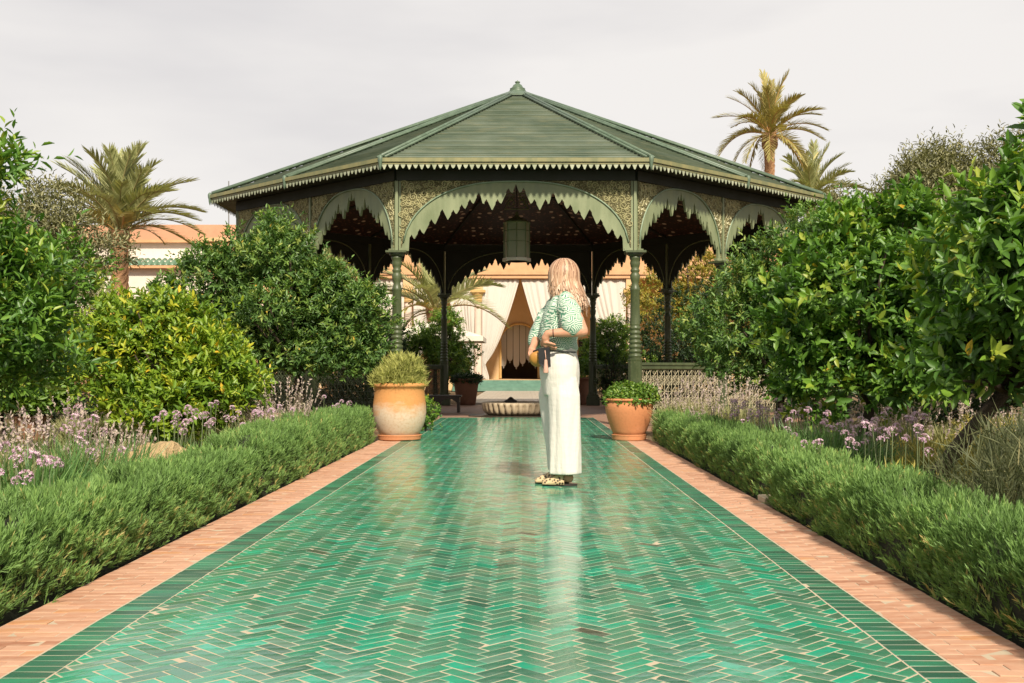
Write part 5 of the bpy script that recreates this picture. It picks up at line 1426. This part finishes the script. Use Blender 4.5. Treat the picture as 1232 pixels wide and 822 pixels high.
M['shirt'] = t.set(c, 0.8, spec=0.15, bump=t.noise(11, 4), bump_s=0.5, bump_d=0.02)
t = NT('rose_blond_hair')
c = t.ramp(t.attr(), [(0, (0.15,0.078,0.045)), (.3, (0.37,0.210,0.130)), (.65, (0.57,0.375,0.245)), (1, (0.74,0.555,0.41))])
M['hair'] = t.set(c, 0.45, spec=0.35)
t = NT('leopard_print'); v = t.voro(52, None); v2 = t.voro(52, None, 'DISTANCE_TO_EDGE')
M['leopard'] = t.set(t.mix(t.mrange(v, .34, .44, 0, 1), (0.05,0.03,0.018), t.mix(t.noise(30, 3), (0.50,0.35,0.19), (0.62,0.48,0.30))), 0.6, spec=0.3)
M['sole'] = plain('dark_sole', (0.03,0.022,0.018), rough=0.6)
M['mustard'] = plain('mustard_leather', (0.46,0.225,0.045), (0.36,0.16,0.03), rough=0.5, scale=12)
M['black_leather'] = plain('black_leather', (0.018,0.018,0.018), rough=0.4, scale=20)
M['tassel'] = plain('pink_tassel', (0.62,0.36,0.27), rough=0.8, scale=30)
def remesh(o, vox, smooth_it=6, fac=.5):
    m = o.modifiers.new('remesh', 'REMESH'); m.mode = 'VOXEL'; m.voxel_size = vox; m.use_smooth_shade = True
    if smooth_it: q = o.modifiers.new('smooth', 'SMOOTH'); q.iterations = smooth_it; q.factor = fac
    return o
def cap(mb, pts, rad, n=14):
    """rounded tube (closed)"""
    P = [Vector(p) for p in pts]; rad = list(rad)
    d0 = (P[0]-P[1]).normalized(); d1 = (P[-1]-P[-2]).normalized()
    P2 = [P[0]+d0*rad[0]*.9, P[0]+d0*rad[0]*.6]+P+[P[-1]+d1*rad[-1]*.6, P[-1]+d1*rad[-1]*.9]
    R2 = [rad[0]*.35, rad[0]*.78]+rad+[rad[-1]*.78, rad[-1]*.35]
    mb.tube(P2, R2, n)
# ---- body: one continuous surface
HC = Vector((.030, 0, 1.535)); FD = Vector((-.80, .60, 0)).normalized(); FS = Vector((-FD.y, FD.x, 0))
mb = MB()
mb.loft([((.01,0,.82),.12,.15),((.01,0,.92),.125,.155),((.01,0,1.02),.105,.135),((.012,0,1.12),.10,.135),((.02,0,1.24),.11,.155),((.03,0,1.33),.10,.165),((.035,0,1.38),.075,.12),((.035,0,1.41),.05,.055)], 20)
cap(mb, [(.04,0,1.36),(.032,0,1.47)], [.055,.052])
# head: skull, face, jaw, nose, ears
yaw = math.atan2(FD.y, FD.x)
hr = []
for (dz, a, b, f) in ((-.115,.030,.030,.045),(-.105,.045,.042,.040),(-.085,.062,.056,.028),(-.055,.078,.066,.012),(-.02,.090,.073,0),(.02,.096,.076,-.004),(.055,.094,.074,-.006),(.085,.080,.064,-.008),(.108,.052,.042,-.008),(.118,.02,.016,-.008)):
    c = HC + FD*f + Vector((0,0,dz)); hr.append((c, a, b, yaw))
mb.loft(hr, 24)
nb = HC+FD*.088
mb.tube([nb+Vector((0,0,.012)), nb+FD*.010+Vector((0,0,-.010)), nb+FD*.022+Vector((0,0,-.032)), nb+FD*.006+Vector((0,0,-.042))], [.007,.009,.013,.008], 10)
cap(mb, [HC+FD*.078+FS*.020+Vector((0,0,-.066)), HC+FD*.085+Vector((0,0,-.064)), HC+FD*.078-FS*.020+Vector((0,0,-.066))], [.006,.009,.006], 8)
for s_ in (-1, 1):
    e = HC+FS*s_*.076+Vector((0,0,-.015)); cap(mb, [e+Vector((0,0,.025)), e+FS*s_*.010, e+Vector((0,0,-.028))], [.012,.014,.009], 8)
# near arm (camera side): shoulder, elbow, wrist
SH = Vector((.060,-.165,1.325)); EL = Vector((.165,-.250,1.118)); WR = Vector((-.085,-.235,1.105))
cap(mb, [SH, SH.lerp(EL,.5)+Vector((.01,-.01,0)), EL], [.056,.048,.041])
cap(mb, [EL, EL.lerp(WR,.25)+Vector((0,0,.004)), EL.lerp(WR,.6), WR], [.040,.042,.034,.026])
# palm hangs from the bent wrist, fingers point back to the hip
PA = Vector((-.100,-.222,1.075)); KN = Vector((-.098,-.205,1.022))
cap(mb, [WR, WR.lerp(PA,.6), PA, KN], [.026,.027,.030,.024])
cap(mb, [WR+Vector((-.012,.006,-.01)), PA+Vector((0,.028,0)), KN+Vector((0,.030,.004))], [.022,.026,.022])
fing = [((-.012,-.028,.012), (.045,-.012,-.004), (.030,.006,-.010)), ((-.008,-.010,-.002), (.046,-.008,-.012), (.034,.006,-.010)), ((-.004,.010,-.010), (.042,-.006,-.016), (.030,.008,-.010)), ((0,.030,-.014), (.032,-.004,-.018), (.024,.008,-.008))]
for (o1, d1, d2) in fing:
    a = KN+Vector(o1)+Vector((.004,0,.004)); b = a+Vector(d1); c = b+Vector(d2)
    cap(mb, [a, a.lerp(b,.5)+Vector((0,-.004,.003)), b, c], [.0105,.0098,.0092,.0078], 8)
th = PA+Vector((-.006,.020,-.004)); cap(mb, [th, th+Vector((-.022,.012,-.026)), th+Vector((-.020,.022,-.056))], [.013,.0115,.009], 8)
# far arm: reaches forward and down to the bag
SF = Vector((.030,.165,1.325)); EF = Vector((-.145,.165,1.10)); WF = Vector((-.185,.03,1.02))
cap(mb, [SF, SF.lerp(EF,.5)+Vector((0,.012,0)), EF], [.056,.048,.041])
cap(mb, [EF, EF.lerp(WF,.4), WF], [.040,.037,.026])
PF = WF+Vector((-.012,-.06,-.03)); cap(mb, [WF, PF], [.026,.028]); 
for k in range(4):
    a = PF+Vector((-.018+.012*k,-.012,-.012+.006*k)); cap(mb, [a, a+Vector((-.004,-.030,-.018)), a+Vector((.004,-.038,-.044))], [.0098,.0092,.008], 8)
cap(mb, [PF+Vector((.012,.012,0)), PF+Vector((.034,-.012,-.012)), PF+Vector((.036,-.034,-.024))], [.012,.0105,.009], 8)
# legs and feet, toes to the left
for (hx, hy, kx, ax, ay) in ((.02,-.085,.030,.062,-.075),(.0,.085,-.010,.010,.075)):
    cap(mb, [(hx,hy,.88),(kx,hy,.50),(ax,ay,.10)], [.088,.058,.037])
    cap(mb, [(ax+.012,ay,.055),(ax-.03,ay,.060),(ax-.10,ay-.004,.038),(ax-.150,ay-.008,.028)], [.036,.036,.032,.020])
body = mb.build('body', M['skin'], person); remesh(body, .0052, 3)
for s_ in (-1, 1):
    mb = MB(); e = HC+FD*.083+FS*s_*.030+Vector((0,0,-.004))
    mb.lathe([(.001,-.011),(.008,-.008),(.011,0),(.008,.008),(.001,.011)], 10); o = mb.build('eye', M['sole'], person, smooth=True); o.location = e
# ---- trousers
mb = MB()
mb.loft([((.015,0,.66),.125,.165),((.012,0,.74),.138,.175),((.008,0,.82),.146,.182),((.006,0,.88),.145,.18),((.010,0,.94),.130,.165),((.015,0,.985),.116,.145),((.017,0,1.0),.113,.14)], 28, power=2.2)
mb.loft([((.046,-.082,.085),.116,.098),((.046,-.082,.12),.115,.098),((.045,-.084,.3),.113,.094),((.043,-.088,.5),.110,.092),((.036,-.092,.66),.112,.092),((.022,-.08,.78),.115,.09)], 28, power=2.3)
mb.loft([((.022,.078,.105),.096,.090),((.008,.078,.3),.098,.090),((-.014,.080,.5),.106,.092),((-.018,.084,.66),.122,.092),((0,.08,.78),.115,.09)], 28, power=2.3)
for i, v in enumerate(mb.v):
    gx, gy = v[0]-.02, v[1]-(-.088 if v[1] < 0 else .088)*(1 if v[2] < .7 else 0)
    th_ = math.atan2(gy, gx); rr_ = math.hypot(gx, gy) or 1
    k_ = (.007*math.sin(4*th_+v[2]*2.6)+.003*math.sin(9*th_-v[2]*5+1))*min(1, max(.25, (1.0-v[2])*2.2))
    mb.v[i] = (v[0]+gx/rr_*k_, v[1]+gy/rr_*k_, v[2])
tro = mb.build('trousers', M['trouser'], person); remesh(tro, .0075, 5)
mb = MB(); mb.loft([((.016,0,.972),.1225,.1525),((.017,0,1.008),.119,.148)], 32, power=2.2); mb.build('waistband', M['trouser'], person, smooth=True)
# ---- shirt
mb = MB()
mb.loft([((.010,0,.985),.128,.158),((.004,0,1.03),.134,.162),((.0,0,1.10),.140,.165),((.005,0,1.18),.138,.17),((.018,0,1.26),.128,.178),((.028,0,1.325),.112,.180),((.034,0,1.368),.088,.140),((.036,0,1.40),.062,.075),((.036,0,1.42),.056,.062)], 28, power=2.2)
cap(mb, [(.045,-.125,1.345),(.075,-.190,1.27),(.092,-.225,1.185),(.098,-.235,1.158)], [.070,.080,.088,.084], 20)
cap(mb, [(.02,.125,1.345),(-.06,.175,1.25),(-.125,.170,1.13),(-.150,.155,1.06)], [.075,.086,.084,.078], 20)
shirt = mb.build('shirt', M['shirt'], person); remesh(shirt, .011, 6)
tx2 = bpy.data.textures.new('shirt_folds', 'CLOUDS'); tx2.noise_scale = .09; tx2.noise_depth = 2
dm = shirt.modifiers.new('folds', 'DISPLACE'); dm.texture = tx2; dm.strength = .030; dm.mid_level = .5; dm.texture_coords = 'LOCAL'
mb = MB()
for s_ in (-1, 1):
    c = Vector((.036, 0, 1.405)); vs = []
    for k in range(9):
        a = yaw + s_*(.25+k*.33); d = Vector((math.cos(a), math.sin(a), 0))
        vs += [c+d*.064+Vector((0,0,.022)), c+d*(.088+.02*(k < 2))+Vector((0,0,-.024-.02*(k < 2)))]
    mb.add(vs, [(2*k, 2*k+1, 2*k+3, 2*k+2) for k in range(8)])
o = mb.build('collar', M['shirt'], person, smooth=True); o.modifiers.new('t','SOLIDIFY').thickness = .006
# ---- hair: under-cap and strands
mb = MB()
hl = []
for (z, r, dx) in ((1.652,.03,.0),(1.642,.06,.0),(1.615,.084,.002),(1.58,.096,.004),(1.54,.101,.006),(1.48,.101,.012),(1.43,.096,.022),(1.40,.085,.03)):
    hl.append((Vector((HC.x+dx+.012, -.006, z)), r, r*.93, yaw))
mb.loft(hl, 28)
capo = mb.build('hair_base', M['hair'], person, smooth=True)
n = 1500; a = RNG.uniform(-1, 1, n)*(PI-.62) + (yaw+PI)          # all round except the face
rt = RNG.uniform(0, 1, n)
T = np.linspace(0, 1, 13)
back = np.cos(a)                                                   # +x is the back of the head in the picture
zend = 1.402 - .055*np.clip(back, 0, 1) + RNG.normal(0, .030, n) - np.where((back > .5) & (RNG.random(n) < .3), .04, 0)
V = []; rr0 = RNG.uniform(.95, 1.07, n); wig = RNG.normal(0, .17, n); ph = RNG.uniform(0, 6, n)
ctr = np.array([HC.x+.010, -.006])
prt = RNG.uniform(.0, .035, n)
widths = RNG.uniform(.004, .010, n)
for j, tt in enumerate(T):
    z = 1.664 - prt*.3 - (1.664-zend)*tt**1.15
    u = np.clip((1.668-z)/.13, 0, 1)
    r = .104*np.sqrt(np.clip(1-(1-u)**2.0, 0, 1))*rr0 + .004
    low = np.clip((1.50-z)/.16, 0, 1)
    r = r + low*(.006*np.sin(ph*2)+.018*np.clip(back, 0, 1)) - .030*low**2*(1-np.clip(back, 0, 1)) + .022*np.clip((tt-.8)/.2, 0, 1)*np.sin(ph*2.3) + .016*np.sin(ph+tt*5)*low + .012*low*np.sin(ph*3)
    aa = a + wig*tt + .10*np.sin(tt*4+ph)*tt
    cx = ctr[0] + .020*low*1.0
    x = cx + np.cos(aa)*r; y = ctr[1] + np.sin(aa)*r*.94
    zz = z
    tx_, ty_ = -np.sin(aa), np.cos(aa)
    w = widths*(1-.55*tt)*(.4+.6*min(1, tt*5))
    V.append(np.stack([np.stack([x-tx_*w, y-ty_*w, zz], -1), np.stack([x+np.cos(aa)*w*.6, y+np.sin(aa)*w*.6, zz], -1), np.stack([x+tx_*w, y+ty_*w, zz], -1)], axis=1))
V = np.stack(V, axis=1)       # n, 13, 3, 3
base_i = (np.arange(n)*39)[:, None, None]
jj = (np.arange(12)*3)[None, :, None]
q1 = base_i+jj+np.array([[[0,1,4,3]]]); q2 = base_i+jj+np.array([[[1,2,5,4]]])
F = np.concatenate([q1.reshape(n, -1, 4), q2.reshape(n, -1, 4)], axis=1).reshape(-1, 4)
ht = np.clip(.56 + .20*np.sin(a*13+1)+.14*np.sin(a*29+2)+.10*np.sin(a*47)+RNG.normal(0, .13, n), 0, 1)
seg = np.tile(np.linspace(-.30, .12, 12), 2)                      # darker roots, lighter lengths
htf = np.clip(ht[:, None] + seg[None, :] + RNG.normal(0, .03, (n, 24)), 0, 1)
obj('hair', quads_mesh('hair', V.reshape(-1, 3), F, htf.ravel(), smooth=True), M['hair'], person)
# ---- mules
for (ax, ay, zb) in ((.062,-.075,0),(.010,.075,0)):
    mb = MB()
    outl = []
    for k in range(28):
        q = 2*PI*k/28; cx = math.cos(q); L = .128
        x = ax-.055 + cx*L; wv = .040*(1-.35*max(0, -cx)**2.5)*(1 if cx < .4 else .92)
        outl.append((x, ay-.006+math.sin(q)*wv))
    mb.prism(outl, 0.0, .013); so = mb.build('sole', M['sole'], person)
    mb = MB()
    rings = []
    for k in range(9):
        f = k/8; x = ax-.025-.155*f
        h = .074*(1-f)**.8+.018; w = .045*(1-.50*f**2.2)
        rings.append((x, w, h))
    nn = 12; vs = []; fs = []
    for (x, w, h) in rings:
        for q in range(nn+1):
            a_ = PI*q/nn; vs.append((x, ay-.006+w*math.cos(a_), .010+h*max(0, math.sin(a_))**.8))
    for k in range(8):
        for q in range(nn):
            fs.append((k*(nn+1)+q, k*(nn+1)+q+1, (k+1)*(nn+1)+q+1, (k+1)*(nn+1)+q))
    fs.append(tuple(8*(nn+1)+q for q in range(nn+1)))
    mb.add(vs, fs); o = mb.build('shoe', M['leopard'], person, smooth=True); o.modifiers.new('t','SOLIDIFY').thickness = .004
# bracelet
mb = MB(); c = EL.lerp(WR, .84); ax_ = (WR-EL).normalized(); u_ = ax_.cross(Vector((0,0,1))).normalized(); v_ = ax_.cross(u_)
mb.tube([c+(u_*math.cos(q)+v_*math.sin(q))*.031 for q in [2*PI*k/16 for k in range(17)]], .0035, 6, caps=False); mb.build('bracelet', M['black_leather'], person)
# belt bag held at the front
bag = thing('belt_bag', (PX-.155*.985, PY-.10*.985, .935*.985), 'mustard and black leather belt bag with pink tassel at the woman\'s waist', 'bag')
mb = MB(); mb.loft([((.0,0,-.055),.018,.03),((-.006,0,-.038),.036,.055),((-.014,0,-.01),.047,.075),((-.010,0,.025),.050,.078),((.0,0,.045),.043,.072),((.012,0,.056),.020,.05)], 20, power=3.0); mb.build('pouch', M['mustard'], bag, smooth=True)
mb = MB(); mb.add([(.005,-.10,.075),(.085,-.118,.082),(.092,-.122,-.055),(.045,-.118,-.075),(.008,-.105,-.03)], [(0,1,2,3,4)]); o = mb.build('flap', M['black_leather'], bag); o.modifiers.new('t','SOLIDIFY').thickness = .012
mb = MB(); mb.tube([(.05,-.128,.06),(.055,-.133,.02),(.056,-.135,-.005)], .003, 6); mb.lathe([(.008,-.005),(.011,-.015),(.012,-.03),(.016,-.06),(.019,-.095),(.018,-.10)], 12, c=(.056,-.137)); mb.build('tassel', M['tassel'], bag, smooth=True)
mb = MB(); mb.tube([(-.03,.02,.055),(.02,-.085,.075),(.10,-.075,.062),(.18,-.062,.052),(.27,-.045,.048)], .007, 6); mb.build('strap', M['black_leather'], bag)
